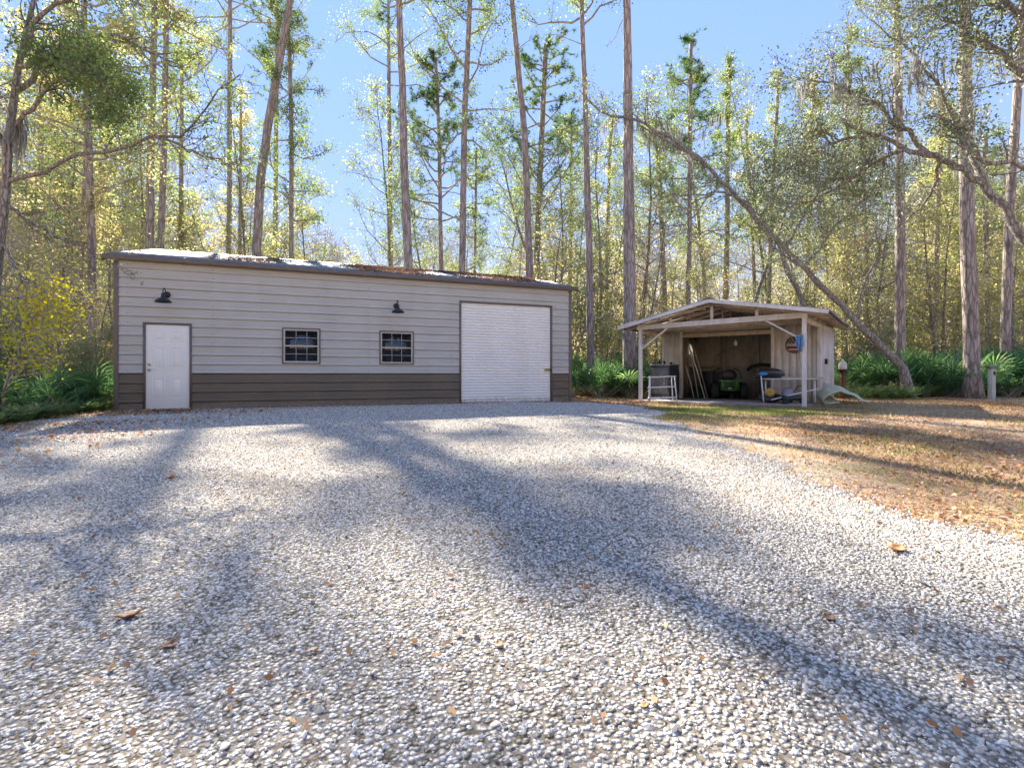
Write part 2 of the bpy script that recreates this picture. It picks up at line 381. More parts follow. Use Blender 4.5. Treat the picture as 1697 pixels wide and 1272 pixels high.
# ------------------------------------------------------------------ leaves, grass and litter on the ground
def rand_unit(rg, n):
    v = rg.normal(size=(n, 3)); return v / np.linalg.norm(v, axis=1, keepdims=True)
def leaf_quads(mb, C, size, rg, flat=None, wid=.30, axisv=None):
    n = len(C)
    u = rand_unit(rg, n) if axisv is None else axisv
    if flat is not None: u[:, 2] *= flat; u /= np.linalg.norm(u, axis=1, keepdims=True)
    w_ = rand_unit(rg, n)
    if flat is not None: w_[:, 2] *= flat
    v = w_ - (w_ * u).sum(1, keepdims=True) * u; v /= (np.linalg.norm(v, axis=1, keepdims=True) + 1e-9)
    s = np.broadcast_to(size, (n,))[:, None]
    V = np.stack([C - u*s*.5, C + v*s*wid + u*s*.05, C + u*s*.5, C - v*s*wid + u*s*.05], 1)
    mb.add(V.reshape(-1, 3), np.arange(n*4).reshape(-1, 4))
def hnoise(x, y, s, seed=0):
    rg = np.random.default_rng(seed); r_ = 0
    for k in range(6):
        a = rg.uniform(0, 6.28); f = s * rg.uniform(.5, 2.2); r_ = r_ + np.sin(f*(x*math.cos(a) + y*math.sin(a)) + rg.uniform(0, 6.28))
    return r_ / 6

rg = np.random.default_rng(11)
mb = MB()
n = 190000; y = 2.2 + 20 * rg.random(n)**1.25; x = rg.uniform(2.3, 26, n)
k = ~in_gravel(x, y, .0) & (x < 1.15*y + 1) & (hnoise(x, y, 1.1, 3) + rg.normal(0, .25, n) > -.25) & ~((x > 2.9) & (x < 3.9+.0*y) & (y > 12.5) & (y < 11))
x, y = x[k], y[k]
leaf_quads(mb, np.stack([x, y, gz(x, y) + .012 + .02*rg.random(len(x))], -1), rg.uniform(.018, .055, len(x)), rg, flat=.3, wid=.33)
n = 46000; y = rg.uniform(3, 14, n); x = rg.uniform(-17, -3, n); pr = np.clip((-x - 4.6)/3.6, 0, 1)**1.5
k = (rg.random(n) < pr*.8 + .0) & (hnoise(x, y, 1.3, 8) > -.3) ; x, y = x[k], y[k]
leaf_quads(mb, np.stack([x, y, gz(x, y) + .035 + .02*rg.random(len(x))], -1), rg.uniform(.03, .08, len(x)), rg, flat=.3, wid=.33)
n = 2600; y = 1.5 + 13*rg.random(n); x = rg.uniform(-1, 1, n)*y; k = in_gravel(x, y, -.1) & (rg.random(n) < .55); x, y = x[k], y[k]
leaf_quads(mb, np.stack([x, y, gz(x, y) + .032], -1), rg.uniform(.012, .045, len(x)), rg, flat=.5, wid=.3)
n = 900; q = rg.random(n)*12; o_ = np.abs(rg.normal(0, .09, n)); x = -9.32 + .931*q + .365*o_; y = 11.83 + .365*q - .931*o_
leaf_quads(mb, np.stack([x, y, gz(x, y) + .03 + .02*rg.random(n)], -1), rg.uniform(.03, .07, n), rg, flat=.5, wid=.3)
tagit(mb.build('leaf_litter', MAT['litterleaf']), 'brown fallen leaves strewn over the lawn and the drive edges', 'leaf litter', kind='stuff')

mb = MB()
n = 170000; y = 2.4 + 18.6*rg.random(n)**1.3; x = rg.uniform(2.4, 24, n)
pn = hnoise(x, y, .9, 5)
near_green = np.exp(-(((x - 4.2)/1.9)**2 + ((y - 11.4)/1.1)**2)) * .8
k = ~in_gravel(x, y, .02) & (x < 1.15*y + 1) & (pn + near_green + rg.normal(0, .3, n) > .12)
x, y = x[k], y[k]; n = len(x)
h = rg.uniform(.03, .08, n)[:, None]; c = np.stack([x, y, gz(x, y)], -1); a = rg.uniform(0, 6.28, n)
d = np.stack([np.cos(a), np.sin(a), np.zeros(n)], -1); lean = rg.normal(0, .45, (n, 3)) * h; lean[:, 2] = h[:, 0]
V = np.stack([c - d*.006, c + d*.006, c + lean], 1)
mb.add(V.reshape(-1, 3), t=np.arange(n*3).reshape(-1, 3))
tagit(mb.build('lawn_grass', MAT['grass']), 'thin dry and green grass growing on the lawn', 'grass', kind='stuff')
# pine straw matted over the lawn
mb = MB(); n = 210000; y = 2.2 + 18*rg.random(n)**1.35; x = rg.uniform(2.3, 22, n)
k = ~in_gravel(x, y, .06) & (x < 1.15*y + 1) & (hnoise(x, y, 1.6, 15) + rg.normal(0, .3, n) > -.22); x, y = x[k], y[k]; n = len(x)
a = rg.uniform(0, 6.28, n); L_ = rg.uniform(.03, .11, n)[:, None]; d = np.stack([np.cos(a), np.sin(a), rg.normal(0, .08, n)], -1); c = np.stack([x, y, gz(x, y) + .012 + .02*rg.random(n)], -1); s_ = np.stack([-np.sin(a), np.cos(a), np.zeros(n)], -1)*.0022
mb.add(np.stack([c - s_, c + s_, c + d*L_], 1).reshape(-1, 3), t=np.arange(n*3).reshape(-1, 3))
tagit(mb.build('pine_straw', leafmat('straw', [(.18, .10, .055), (.40, .23, .125), (.56, .37, .21), (.62, .48, .31)], .1)), 'matted rusty pine straw lying all over the lawn', 'pine straw', kind='stuff')
# greener turf just off the gravel by the shed
mb = MB(); n = 22000; y = rg.normal(11.6, 1.0, n); x = rg.normal(4.6, 1.4, n) + (11.6 - y)*-.35
k = ~in_gravel(x, y, .03) & (hnoise(x, y, 2, 6) + rg.normal(0, .2, n) > -.1) & (y < 15); x, y = x[k], y[k]; n = len(x)
h = rg.uniform(.03, .07, n)[:, None]; c = np.stack([x, y, gz(x, y)], -1); a = rg.uniform(0, 6.28, n)
d = np.stack([np.cos(a), np.sin(a), np.zeros(n)], -1); lean = rg.normal(0, .4, (n, 3)) * h; lean[:, 2] = h[:, 0]
mb.add(np.stack([c - d*.007, c + d*.007, c + lean], 1).reshape(-1, 3), t=np.arange(n*3).reshape(-1, 3))
tagit(mb.build('turf_patch', leafmat('turf', [(.05, .10, .02), (.10, .17, .035), (.18, .24, .06), (.30, .30, .10)], .35)), 'patch of short green grass beside the gravel before the open shed', 'grass', kind='stuff')

def fallen_leaf(px, py, size, label, seed, col):
    # oak-shaped curled leaf
    rg = np.random.default_rng(seed)
    Z = 3.0
    for _ in range(30):
        xx = (px - CX)*Z/F; Z = (CAMZ - float(gz(xx, Z)) - .03) * F / (py - HY)
    xx = (px - CX)*Z/F
    t = np.linspace(0, 1, 13)
    wd = size*.34*np.sin(PI*np.clip(t*1.02, 0, 1))**.6 * (1 + .28*np.sin(t*5*PI + seed))
    cz = size*.22*(t - .45)**2*4
    mb = MB(); v = []
    for i in range(13):
        for s_ in (-1, -.5, 0, .5, 1):
            v.append([(t[i]-.5)*size, wd[i]*s_, cz[i] + abs(s_)*wd[i]*.5])
    i = np.arange(12)[:, None]*5; j = np.arange(4)[None, :]
    mb.add(v, np.stack([i+j, i+j+1, i+6+j, i+5+j], -1).reshape(-1, 4))
    mb.tube([[-size*.72, 0, size*.2], [-size*.5, 0, cz[0]]], size*.02, 5)
    o = mb.build('fallen_leaf', col, smooth=True); o.location = (xx, Z, float(gz(xx, Z)) + .016); o.rotation_euler = (.15, .1, rg.uniform(0, 6))
    s = o.modifiers.new('thickness', 'SOLIDIFY'); s.thickness = .0012
    tagit(o, label, 'leaf', 'single fallen leaves on the gravel')
orange = surf('dry_leaf_orange', (.42, .20, .07), (.62, .36, .16), 30, .7); brown = surf('dry_leaf_brown', (.16, .08, .04), (.34, .19, .11), 30, .7)
fallen_leaf(1483, 908, .13, 'large orange dry leaf on sunlit gravel near the lawn edge at the right', 3, orange)
fallen_leaf(1374, 1020, .06, 'small dark brown curled leaf alone on the pale gravel below the orange leaf', 5, brown)
fallen_leaf(213, 1018, .10, 'curled brown leaf on the gravel at the lower left in a branch shadow', 7, brown)
fallen_leaf(284, 789, .12, 'tan curled leaf on the gravel far in front of the white side door', 9, orange)
fallen_leaf(280, 1065, .07, 'small rusty leaf just right of and below the lower left curled leaf', 12, brown)
fallen_leaf(826, 1063, .045, 'orange leaf fragment at the middle of the near gravel', 14, orange)
fallen_leaf(1068, 1163, .035, 'tiny orange leaf nearest the camera on the gravel', 15, orange)

# ------------------------------------------------------------------ garage
GA = math.atan2(.365, .931)
garage = empty('metal_garage', (-9.32, 11.83, 0), GA, 'long grey metal garage with dark brown wainscot, white roll-up door and side door', 'garage')
def siding_mat(name, c1, c2, rough=.5, streak=.35):
    m, nt, out = newmat(name); L = nt.links.new
    b = nt.nodes.new('ShaderNodeBsdfPrincipled'); b.inputs['Roughness'].default_value = rough; b.inputs['Specular IOR Level'].default_value = .35
    v = coords(nt, (.5, 1, 3)); n = N(nt, 'ShaderNodeTexNoise', in_Scale=1.5, in_Detail=8, in_Roughness=.7); L(v, n.inputs['Vector'])
    r = rampnode(nt, [(.3, c1), (.7, c2)]); L(n.outputs['Fac'], r.inputs[0])
    v2 = coords(nt, (.9, 1, .3)); n2 = N(nt, 'ShaderNodeTexNoise', in_Scale=2, in_Detail=6); L(v2, n2.inputs['Vector'])
    r2 = rampnode(nt, [(.45, (1, 1, 1)), (.75, (.82, .80, .76))]); L(n2.outputs['Fac'], r2.inputs[0])
    mx = N(nt, 'ShaderNodeMix', data_type='RGBA', blend_type='MULTIPLY'); mx.inputs[0].default_value = streak
    L(r.outputs[0], mx.inputs[6]); L(r2.outputs[0], mx.inputs[7])
    rr = rampnode(nt, [(.3, (rough-.1,)*3), (.7, (rough+.15,)*3)]); L(n2.outputs['Fac'], rr.inputs[0]); L(rr.outputs[0], b.inputs['Roughness'])
    bp = N(nt, 'ShaderNodeBump', in_Strength=.12, in_Distance=.02); n3 = N(nt, 'ShaderNodeTexNoise', in_Scale=1.2, in_Detail=2); L(coords(nt, (1, 1, 2)), n3.inputs['Vector'])
    L(n3.outputs['Fac'], bp.inputs['Height']); L(bp.outputs[0], b.inputs['Normal'])
    sp_ = nt.nodes.new('ShaderNodeSeparateXYZ'); L(coords(nt), sp_.inputs[0])
    n4 = N(nt, 'ShaderNodeTexNoise', in_Scale=9, in_Detail=6, in_Roughness=.75); L(coords(nt), n4.inputs['Vector'])
    ms = N(nt, 'ShaderNodeMath', operation='MULTIPLY_ADD'); ms.inputs[1].default_value = .55; L(n4.outputs['Fac'], ms.inputs[0]); m5 = N(nt, 'ShaderNodeMath', operation='MULTIPLY'); m5.inputs[1].default_value = -1.0; L(sp_.outputs['Z'], m5.inputs[0]); L(m5.outputs[0], ms.inputs[2])
    rd = rampnode(nt, [(.08, (0, 0, 0)), (.30, (.75, .75, .75))]); L(ms.outputs[0], rd.inputs[0])
    mx2 = N(nt, 'ShaderNodeMix', data_type='RGBA'); L(rd.outputs[0], mx2.inputs[0]); L(mx.outputs[2], mx2.inputs[6]); mx2.inputs[7].default_value = (.30, .25, .19, 1)
    L(mx2.outputs[2], b.inputs['Base Color']); L(b.outputs[0], out.inputs[0]); return m
M_SID = siding_mat('grey_siding', (.49, .48, .445), (.56, .55, .515))
M_WAIN = siding_mat('brown_siding', (.145, .118, .085), (.19, .155, .115))
M_TRIM = surf('brown_trim', (.15, .12, .10), (.19, .155, .13), 4, .45)
M_WHITE = surf('white_door_paint', (.86, .84, .78), (.90, .88, .82), 3, .4, bump=.02)
M_ROLL = siding_mat('white_rollup', (.86, .84, .79), (.90, .88, .83))
M_SASH = surf('aged_white_vinyl', (.50, .48, .44), (.62, .60, .55), 3, .5)
M_BLACK = surf('black_iron', (.012, .012, .014), (.03, .028, .028), 12, .45, spec=.5)
M_CHROME = plain('chrome', (.6, .6, .6), .22, 1)
LW = 12.04; HE = 3.56; PITCH = .2286; DEP = 7.32; ZR = 4.62
def rib_profile(z0, z1, cuts=()):
    zs = []
    n = int(round(z1 / PITCH)) + 2
    for i in range(n):
        a = i * PITCH
        zs += [(a - .050, 0), (a - .047, .022), (a - .031, .022), (a - .030, -.004), (a - .012, -.019), (a + .012, -.019), (a + .030, 0), (a + .078, 0), (a+.084, -.004), (a+.094, -.004), (a+.10, 0), (a + .128, 0), (a+.134, -.004), (a+.144, -.004), (a+.15, 0)]
    zz = np.array([p[0] for p in zs]); oo = np.array([p[1] for p in zs])
    keep = [z0, z1] + [c for c in cuts if z0 < c < z1] + [z for z in zz if z0 < z < z1]
    keep = sorted(set(round(k, 5) for k in keep))
    return [(z, float(np.interp(z, zz, oo))) for z in keep]
OPEN = [(.55, 1.55, -.1, 2.12), (3.57, 4.51, 1.15, 2.10), (6.04, 7.00, 1.15, 2.10), (8.34, 11.37, -.1, 3.05)]
def ribbed(mb, z0, z1, L0, L1, opens):
    prof = rib_profile(z0, z1, [o[2] for o in opens] + [o[3] for o in opens])
    for (za, oa), (zb, ob) in zip(prof[:-1], prof[1:]):
        zm = (za + zb)/2; xs = [(L0, L1)]
        for o in opens:
            if o[2] < zm < o[3]:
                nx = []
                for a, c in xs:
                    if o[0] > a and o[0] < c: nx += [(a, o[0]), (o[1], c)]
                    else: nx.append((a, c))
                xs = nx
        for a, c in xs: mb.add([[a, oa, za], [c, oa, za], [c, ob, zb], [a, ob, zb]], [[0, 1, 2, 3]])
mb = MB(); ribbed(mb, .914, HE, .0, LW, OPEN); mb.build('wall', M_SID, garage)
mb = MB(); ribbed(mb, 0, .910, .0, LW, OPEN); mb.build('wainscot', M_WAIN, garage)
mb = MB()   # other three walls and dark lining behind the front
mb.box(0, LW, .06, .10, 3.1, HE); mb.box(0, .05, .03, DEP, 0, HE); mb.box(LW-.05, LW, .03, DEP, 0, HE); mb.box(0, LW, DEP - .05, DEP, 0, HE)
for xg, in ((0,), (LW - .05,)):
    mb.add([[xg, 0, HE], [xg + .05, 0, HE], [xg + .05, DEP, HE], [xg, DEP, HE], [xg, DEP/2, ZR - .06], [xg + .05, DEP/2, ZR - .06]], [[1, 2, 3, 0]][:0], ng=[[0, 3, 4], [1, 5, 2], [0, 4, 5, 1], [3, 2, 5, 4]])
o = mb.build('rear_wall', M_SID, garage); 
for x0, x1, x2 in ((-.025, .07, -.025), (LW - .07, LW + .025, LW + .005)):
    mb = MB(); mb.box(x0, x1, -.026, .06, -.02, HE); mb.box(x2, x2 + .02, .06, .14, -.02, HE); mb.build('corner_trim', M_TRIM, garage, bevel=.004)
mb = MB(); mb.box(-.02, LW + .02, -.03, 0.02, -.05, .012); mb.build('base_angle', M_TRIM, garage)
mb = MB(); mb.box(0, LW, -.024, -.003, .904, .922); 
# roof
OV = .20; OF = .12
def roof_half(mb, y_e, z_e, y_r, z_r):
    L0, L1 = -OV, LW + OV
    xs = [L0]; hs = [0]
    k = L0 + .10
    while k < L1 - .05:
        xs += [k - .03, k - .012, k + .012, k + .03]; hs += [0, .02, .02, 0]; k += PITCH
    xs.append(L1); hs.append(0)
    xs = np.array(xs); hs = np.array(hs)
    X = np.stack([xs, xs]); Yv = np.stack([np.full_like(xs, y_e), np.full_like(xs, y_r)]); Z = np.stack([z_e + hs, z_r + hs])
    mb.grid(X, Yv, Z)
def sheet_mat():
    m, nt, out = newmat('galvanised_roof'); L = nt.links.new
    b = nt.nodes.new('ShaderNodeBsdfPrincipled'); b.inputs['Metallic'].default_value = .25; b.inputs['Roughness'].default_value = .7
    n = N(nt, 'ShaderNodeTexNoise', in_Scale=1.2, in_Detail=8, in_Roughness=.7); L(coords(nt, (1, .6, 1)), n.inputs['Vector'])
    r = rampnode(nt, [(.3, (.17, .17, .175)), (.55, (.26, .265, .27)), (.7, (.17, .15, .135))]); L(n.outputs['Fac'], r.inputs[0]); L(r.outputs[0], b.inputs['Base Color']); L(b.outputs[0], out.inputs[0]); return m
M_SHEET = sheet_mat()
mb = MB(); roof_half(mb, -OF, HE + .10, DEP/2, ZR); roof_half(mb, DEP + OF, HE + .10, DEP/2, ZR)
rf = mb.build('roof', M_SHEET, garage)
s = rf.modifiers.new('thickness', 'SOLIDIFY'); s.thickness = .012; s.offset = -1
mb = MB()
for sgn, yy in ((1, DEP/2),):
    mb.add([[-OV, yy - .22, ZR - .035], [LW + OV, yy - .22, ZR - .035], [LW + OV, yy, ZR + .04], [-OV, yy, ZR + .04], [LW + OV, yy + .22, ZR - .035], [-OV, yy + .22, ZR - .035]], [[0, 1, 2, 3], [3, 2, 4, 5]])
mb.build('ridge_cap', M_TRIM, rf)
mb = MB(); mb.box(-OV, LW + OV, -OF - .025, -OF - .002, HE + .0, HE + .115)          # eave fascia
mb.box(-OV, LW + OV, -OF, -.03, HE + .002, HE + .015)                                    # soffit
for x0 in (-OV - .022, LW + OV + .002):                                               # rake trim
    for ya, za, yb, zb in ((-OF, HE + .115, DEP/2, ZR + .03), (DEP + OF, HE + .115, DEP/2, ZR + .03)):
        v = [[x0, ya, za - .15], [x0 + .02, ya, za - .15], [x0 + .02, ya, za], [x0, ya, za], [x0, yb, zb - .15], [x0 + .02, yb, zb - .15], [x0 + .02, yb, zb], [x0, yb, zb]]
        mb.add(v, [[0, 1, 2, 3], [7, 6, 5, 4], [0, 4, 5, 1], [1, 5, 6, 2], [2, 6, 7, 3], [3, 7, 4, 0]])
mb.build('eave_fascia', M_TRIM, garage)
# screws in vertical rows on the front
mb = MB(); 
for sx in (2.0, 3.1, 4.9, 5.75, 7.35, 8.1, 9.7, 11.7, .25):
    for i in range(16):
        z = i*PITCH + .055
        if any(o_[0] - .1 < sx < o_[1] + .1 and o_[2] < z < o_[3] + .05 for o_ in OPEN): continue
        mb.lathe((sx, -.001, z), [(.012, 0), (.009, .006), (0.001, .008)], 6, M=[[1, 0, 0], [0, 0, -1], [0, 1, 0]])
mb.build('screws', plain('screw_heads', (.26, .26, .26), .5, .4), garage)
# side door
def frame_boxes(mb, x0, x1, z0, z1, w, y0, y1, bottom=True):
    mb.box(x0 - w, x0, y0, y1, z0 if not bottom else z0 - w, z1 + w); mb.box(x1, x1 + w, y0, y1, z0 if not bottom else z0 - w, z1 + w)
    mb.box(x0, x1, y0, y1, z1, z1 + w)
    if bottom: mb.box(x0, x1, y0, y1, z0 - w, z0)
dx0, dx1, dz0, dz1 = .60, 1.50, .045, 2.075
mb = MB()
mb.box(dx0, dx1, .0, .04, dz0, dz1)
door = mb.build('door', M_WHITE, garage, bevel=.004)
cw = (dx1 - dx0)
for cxp in (.29, .71):
    for (a, b2) in ((.115, .37), (.47, .74), (.80, .93)):
        x0 = dx0 + cw*cxp - .13; x1 = x0 + .26; z0 = dz0 + 2.03*a; z1 = dz0 + 2.03*b2
        mb = MB(); frame_boxes(mb, x0 + .018, x1 - .018, z0 + .018, z1 - .018, .018, -.007, .0)
        mb.box(x0 + .055, x1 - .055, -.009, -.001, z0 + .055, z1 - .055)
        mb.build('raised_panel', M_WHITE, door, bevel=.003)
MY = [[1, 0, 0], [0, 0, -1], [0, 1, 0]]
for z, nm in ((.985, 'door_knob'), (1.115, 'deadbolt')):
    mb = MB(); mb.lathe((dx0 + .075, 0, z), [(.033, 0), (.033, .008), (.014, .012), (.014, .035), (.028, .045), (.028, .06), (.001, .068)] if nm == 'door_knob' else [(.032, 0), (.03, .018), (.001, .02)], 20, M=MY)
    mb.build(nm, M_CHROME, door, smooth=True)
mb = MB(); frame_boxes(mb, dx0 - .004, dx1 + .004, dz0 - .05, dz1 + .004, .045, -.03, .05, bottom=False); 
mb.build('door_frame', M_TRIM, door)
mb = MB(); mb.box(dx0 - .002, dx1 + .002, -.05, .04, .004, .042); mb.build('threshold', plain('aluminium', (.5, .48, .45), .4, .6), door)
mb = MB(); mb.box(dx0-.1, dx1+.1, -.55, -.06, -.01, .035); mb.build('door_step', surf('dark_mat', (.05, .05, .05), (.09, .085, .08), 30, .9), garage)
# windows
m, nt, out = newmat('window_glass'); b = nt.nodes.new('ShaderNodeBsdfPrincipled'); b.inputs['Base Color'].default_value = (.012, .012, .012, 1); b.inputs['Roughness'].default_value = .02; b.inputs['Specular IOR Level'].default_value = 1.0
no = N(nt, 'ShaderNodeTexNoise', in_Scale=2.2); bp = N(nt, 'ShaderNodeBump', in_Strength=.04, in_Distance=.02); nt.links.new(coords(nt), no.inputs['Vector']); nt.links.new(no.outputs['Fac'], bp.inputs['Height']); nt.links.new(bp.outputs[0], b.inputs['Normal'])
nt.links.new(b.outputs[0], out.inputs[0]); M_GLASS = m
for (x0, x1), lab in (((3.57, 4.51), 'window nearer the white side door'), ((6.04, 7.0), 'window nearer the roll-up door')):
    z0, z1 = 1.15, 2.10
    mb = MB(); frame_boxes(mb, x0 + .035, x1 - .035, z0 + .035, z1 - .035, .035, -.032, .04); wn = mb.build('window', M_TRIM, garage, bevel=.004)
    wn['label'] = lab
    mb = MB(); a, c, d, e = x0 + .035, x1 - .035, z0 + .035, z1 - .035
    frame_boxes(mb, a + .04, c - .04, d + .04, e - .04, .026, -.02, .03); frame_boxes(mb, a + .014, c - .014, d + .014, e - .014, .014, -.014, .03)
    zm = (d + e)/2
    mb.box(a + .04, c - .04, -.022, .03, zm - .016, zm + .016)
    mb.build('frame', M_SASH, wn, bevel=.003)
    mb = MB(); ww = (c - a - .08)
    for i in (1, 2): 
        xm = a + .04 + ww*i/3
        mb.box(xm - .0055, xm + .0055, -.004, .012, d + .04, zm - .022); mb.box(xm - .0055, xm + .0055, -.004, .012, zm + .022, e - .04)
    for za, zb in ((d + .04, zm - .022), (zm + .022, e - .04)):
        zc = (za + zb)/2; hw = ww/3
        for i in range(3): mb.box(a + .04 + hw*i + (.009 if i else 0), a + .04 + hw*(i+1) - (.009 if i < 2 else 0), -.004, .012, zc - .006, zc + .006)
    mb.build('muntin', M_SASH, wn)
    mb = MB(); mb.box(a + .04, c - .04, .014, .02, d + .04, e - .04); mb.build('pane', M_GLASS, wn)
# roll-up door
rx0, rx1, rz1 = 8.40, 11.31, 3.0
mb = MB(); zs = np.arange(.0, rz1 + .001, .0085); off = .010 + .010*np.cos(zs/.085*2*PI)
off = .02*(np.clip(.5+.9*np.sin(zs/.085*2*PI), 0, 1))
mb.grid(np.stack([np.full_like(zs, rx0), np.full_like(zs, rx1)], 1), np.stack([off, off], 1), np.stack([zs, zs], 1))
roll = mb.build('roll_up_door', M_ROLL, garage, smooth=True)
mb = MB(); mb.box(rx0, rx1, -.012, -.001, .0, .045); mb.build('bottom_bar', M_ROLL, roll)
mb = MB(); frame_boxes(mb, rx0 - .005, rx1 + .005, -.02, rz1, .055, -.03, .09, bottom=False); mb.build('door_frame', M_TRIM, roll)
brass = plain('brass', (.62, .45, .12), .35, .8)
mb = MB(); mb.box(rx1 - .20, rx1 - .03, -.02, -.004, .985, 1.06); mb.tube([[rx1 - .16, -.02, 1.02], [rx1 - .16, -.06, 1.02], [rx1 - .04, -.06, 1.02], [rx1 + .0, -.03, 1.02]], .009, 8)
mb.build('latch', brass, roll)
mb = MB(); mb.box(rx1 - .03, rx1 + .03, -.045, -.03, .99, 1.05); mb.build('latch_keeper', M_BLACK, roll)
# barn lamps
def lamp(sx, z):
    a = .36
    root = empty('wall_lamp', (sx, 0, z)); root.parent = garage; 
    mb = MB(); mb.lathe((0, -.02, 0), [(.001, 0), (.078, 0), (.078, .012), (.045, .03), (.02, .034), (.001, .034)], 28, M=MY); mb.build('backplate', M_BLACK, root, smooth=True)
    t = np.linspace(0, 1, 14); an = PI*t
    # arm leaves the plate, rises and hooks over the shade
    pts = [[0, -.05, 0], [0, -.10, .0], [0, -.15, .035]] + [[0, -.15 - .105*(1 - math.cos(q)), .055 + .07*math.sin(q)] for q in an] + [[0, -a, .02], [0, -a, -.04]]
    mb = MB(); mb.tube(pts, .0115, 10); mb.build('arm', M_BLACK, root, smooth=True)
    mb = MB(); mb.lathe((0, -a, -.03), [(.018, .03), (.036, .005), (.042, -.065), (.058, -.085), (.10, -.112), (.15, -.150), (.172, -.180), (.178, -.192), (.170, -.190), (.14, -.150), (.05, -.09)], 36)
    mb.build('shade', M_BLACK, root, smooth=True)
    mb = MB(); mb.lathe((0, -a, -.03), [(.001, -.165), (.022, -.155), (.03, -.13), (.02, -.1), (.015, -.07)], 14); mb.build('bulb', plain('bulb_glass', (.7, .7, .66), .15), root, smooth=True)
    # rusty rain stain below the lamp
lamp(1.037, 2.80); lamp(6.5, 2.80)

# needles and leaves lying on the garage roof
rg = np.random.default_rng(21); mb = MB()
n = 17000; xs = rg.uniform(-.25, LW + .25, n); t = rg.random(n)
pat = hnoise(xs, t*4, 1.1, 31) + .55*t + .03*(xs - 6)
ctr = [1.6, 2.9, 5.6, 6.3, 7.2, 9.0, 10.6, 11.6]
den = sum(np.exp(-((xs - c_)/.8)**2) for c_ in ctr)
k = (pat + .5*den + rg.normal(0, .15, n) > .80) & (t > .12); xs, t = xs[k], t[k]
C = np.stack([xs, -OF + t*(DEP/2 + OF), HE + .10 + t*(ZR - HE - .10) + .018 + .03*rg.random(len(xs))], -1)
leaf_quads(mb, C, rg.uniform(.10, .2, len(C)), rg, flat=.2, wid=.12)
o = mb.build('roof_litter', leafmat('roof_needles', [(.10, .06, .045), (.20, .12, .09), (.32, .20, .14), (.40, .30, .22)], .1)); o.location = garage.location; o.rotation_euler = garage.rotation_euler
tagit(o, 'brown pine needles and leaves lying in drifts on the garage roof', 'leaf litter', kind='stuff')

# ------------------------------------------------------------------ open shed
SA = math.atan2(-.643, .766)
shed = empty('open_shed', (4.16, 16.30, 0), SA, 'weathered white wooden shed with an open porch and low gable metal roof', 'shed')
def wood_mat(name, c1, c2, groove=0, rough=.8):
    m, nt, out = newmat(name); L = nt.links.new
    b = nt.nodes.new('ShaderNodeBsdfPrincipled'); b.inputs['Roughness'].default_value = rough; b.inputs['Specular IOR Level'].default_value = .2
    n = N(nt, 'ShaderNodeTexNoise', in_Scale=2.5, in_Detail=8, in_Roughness=.7); L(coords(nt, (4, 4, .8)), n.inputs['Vector'])
    r = rampnode(nt, [(.32, c1), (.66, c2)]); L(n.outputs['Fac'], r.inputs[0])
    n2 = N(nt, 'ShaderNodeTexNoise', in_Scale=1.1, in_Detail=6, in_Roughness=.7); L(coords(nt), n2.inputs['Vector'])
    r2 = rampnode(nt, [(.42, (1, 1, 1)), (.72, (.66, .62, .57))]); L(n2.outputs['Fac'], r2.inputs[0])
    mx = N(nt, 'ShaderNodeMix', data_type='RGBA', blend_type='MULTIPLY'); mx.inputs[0].default_value = .8; L(r.outputs[0], mx.inputs[6]); L(r2.outputs[0], mx.inputs[7])
    L(mx.outputs[2], b.inputs['Base Color']); bp = N(nt, 'ShaderNodeBump', in_Strength=.3, in_Distance=.01); L(n.outputs['Fac'], bp.inputs['Height']); L(bp.outputs[0], b.inputs['Normal'])
    L(b.outputs[0], out.inputs[0]); return m
W_WHITE = wood_mat('weathered_white_paint', (.66, .64, .61), (.84, .82, .79))
W_WALL = wood_mat('faded_pink_beige_paint', (.62, .575, .53), (.78, .74, .69))
W_TAN = wood_mat('bare_tan_lumber', (.42, .33, .25), (.60, .51, .41))
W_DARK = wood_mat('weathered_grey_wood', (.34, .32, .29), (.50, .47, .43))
M_SHEDROOF = surf('dull_metal_sheet', (.42, .43, .45), (.58, .58, .58), 2, .5, metal=.3, c3=(.36, .33, .30))
FW = 4.65; WY = 2.41; BY = 4.95
def gtop(x, dz=0): return (2.43 + (3.058-2.43)*(x + .59)/2.887 if x < 2.297 else 3.058 - (3.058-2.517)*(x - 2.297)/2.957) + dz
for px_ in (0, FW):
    mb = MB(); mb.box(px_ - .05, px_ + .05, -.05, .05, -.02, 2.32 if px_ == 0 else 2.385)
    mb.build('post', W_WHITE, shed, bevel=.005)
mb = MB(); mb.bar((-.12, 0, 2.386), (FW + .07, 0, 2.447), .05, .155); mb.build('beam', W_WHITE, shed, bevel=.004)
for a, c in (((.04, 0, 1.70), (.90, 0, 2.31)), ((FW - .04, 0, 1.79), (FW - .93, 0, 2.36))):
    mb = MB(); mb.bar(a, c, .045, .09, up=(0, 1, 0)); mb.build('brace', W_WHITE, shed, bevel=.004)
for a, c in (((0, .04, 1.72), (0, .8, 2.25)), ((FW, .04, 1.72), (FW, .75, 2.30))):
    mb = MB(); mb.bar(a, c, .045, .07, up=(1, 0, 0)); mb.build('brace', W_TAN, shed, bevel=.004)
for x_, zz in ((0, 2.32), (FW, 2.39)):
    mb = MB(); mb.box(x_ - .03, x_ + .03, .06, BY, zz - .12, zz + .02); mb.build('side_beam', W_WALL if x_ else W_TAN, shed)
for x_ in (1.006, 2.254, 3.49):
    mb = MB(); mb.box(x_ - .045, x_ + .045, -.02, .018, 2.46 + .013*x_, gtop(x_, -.09)); mb.build('king_stud', W_WHITE, shed)
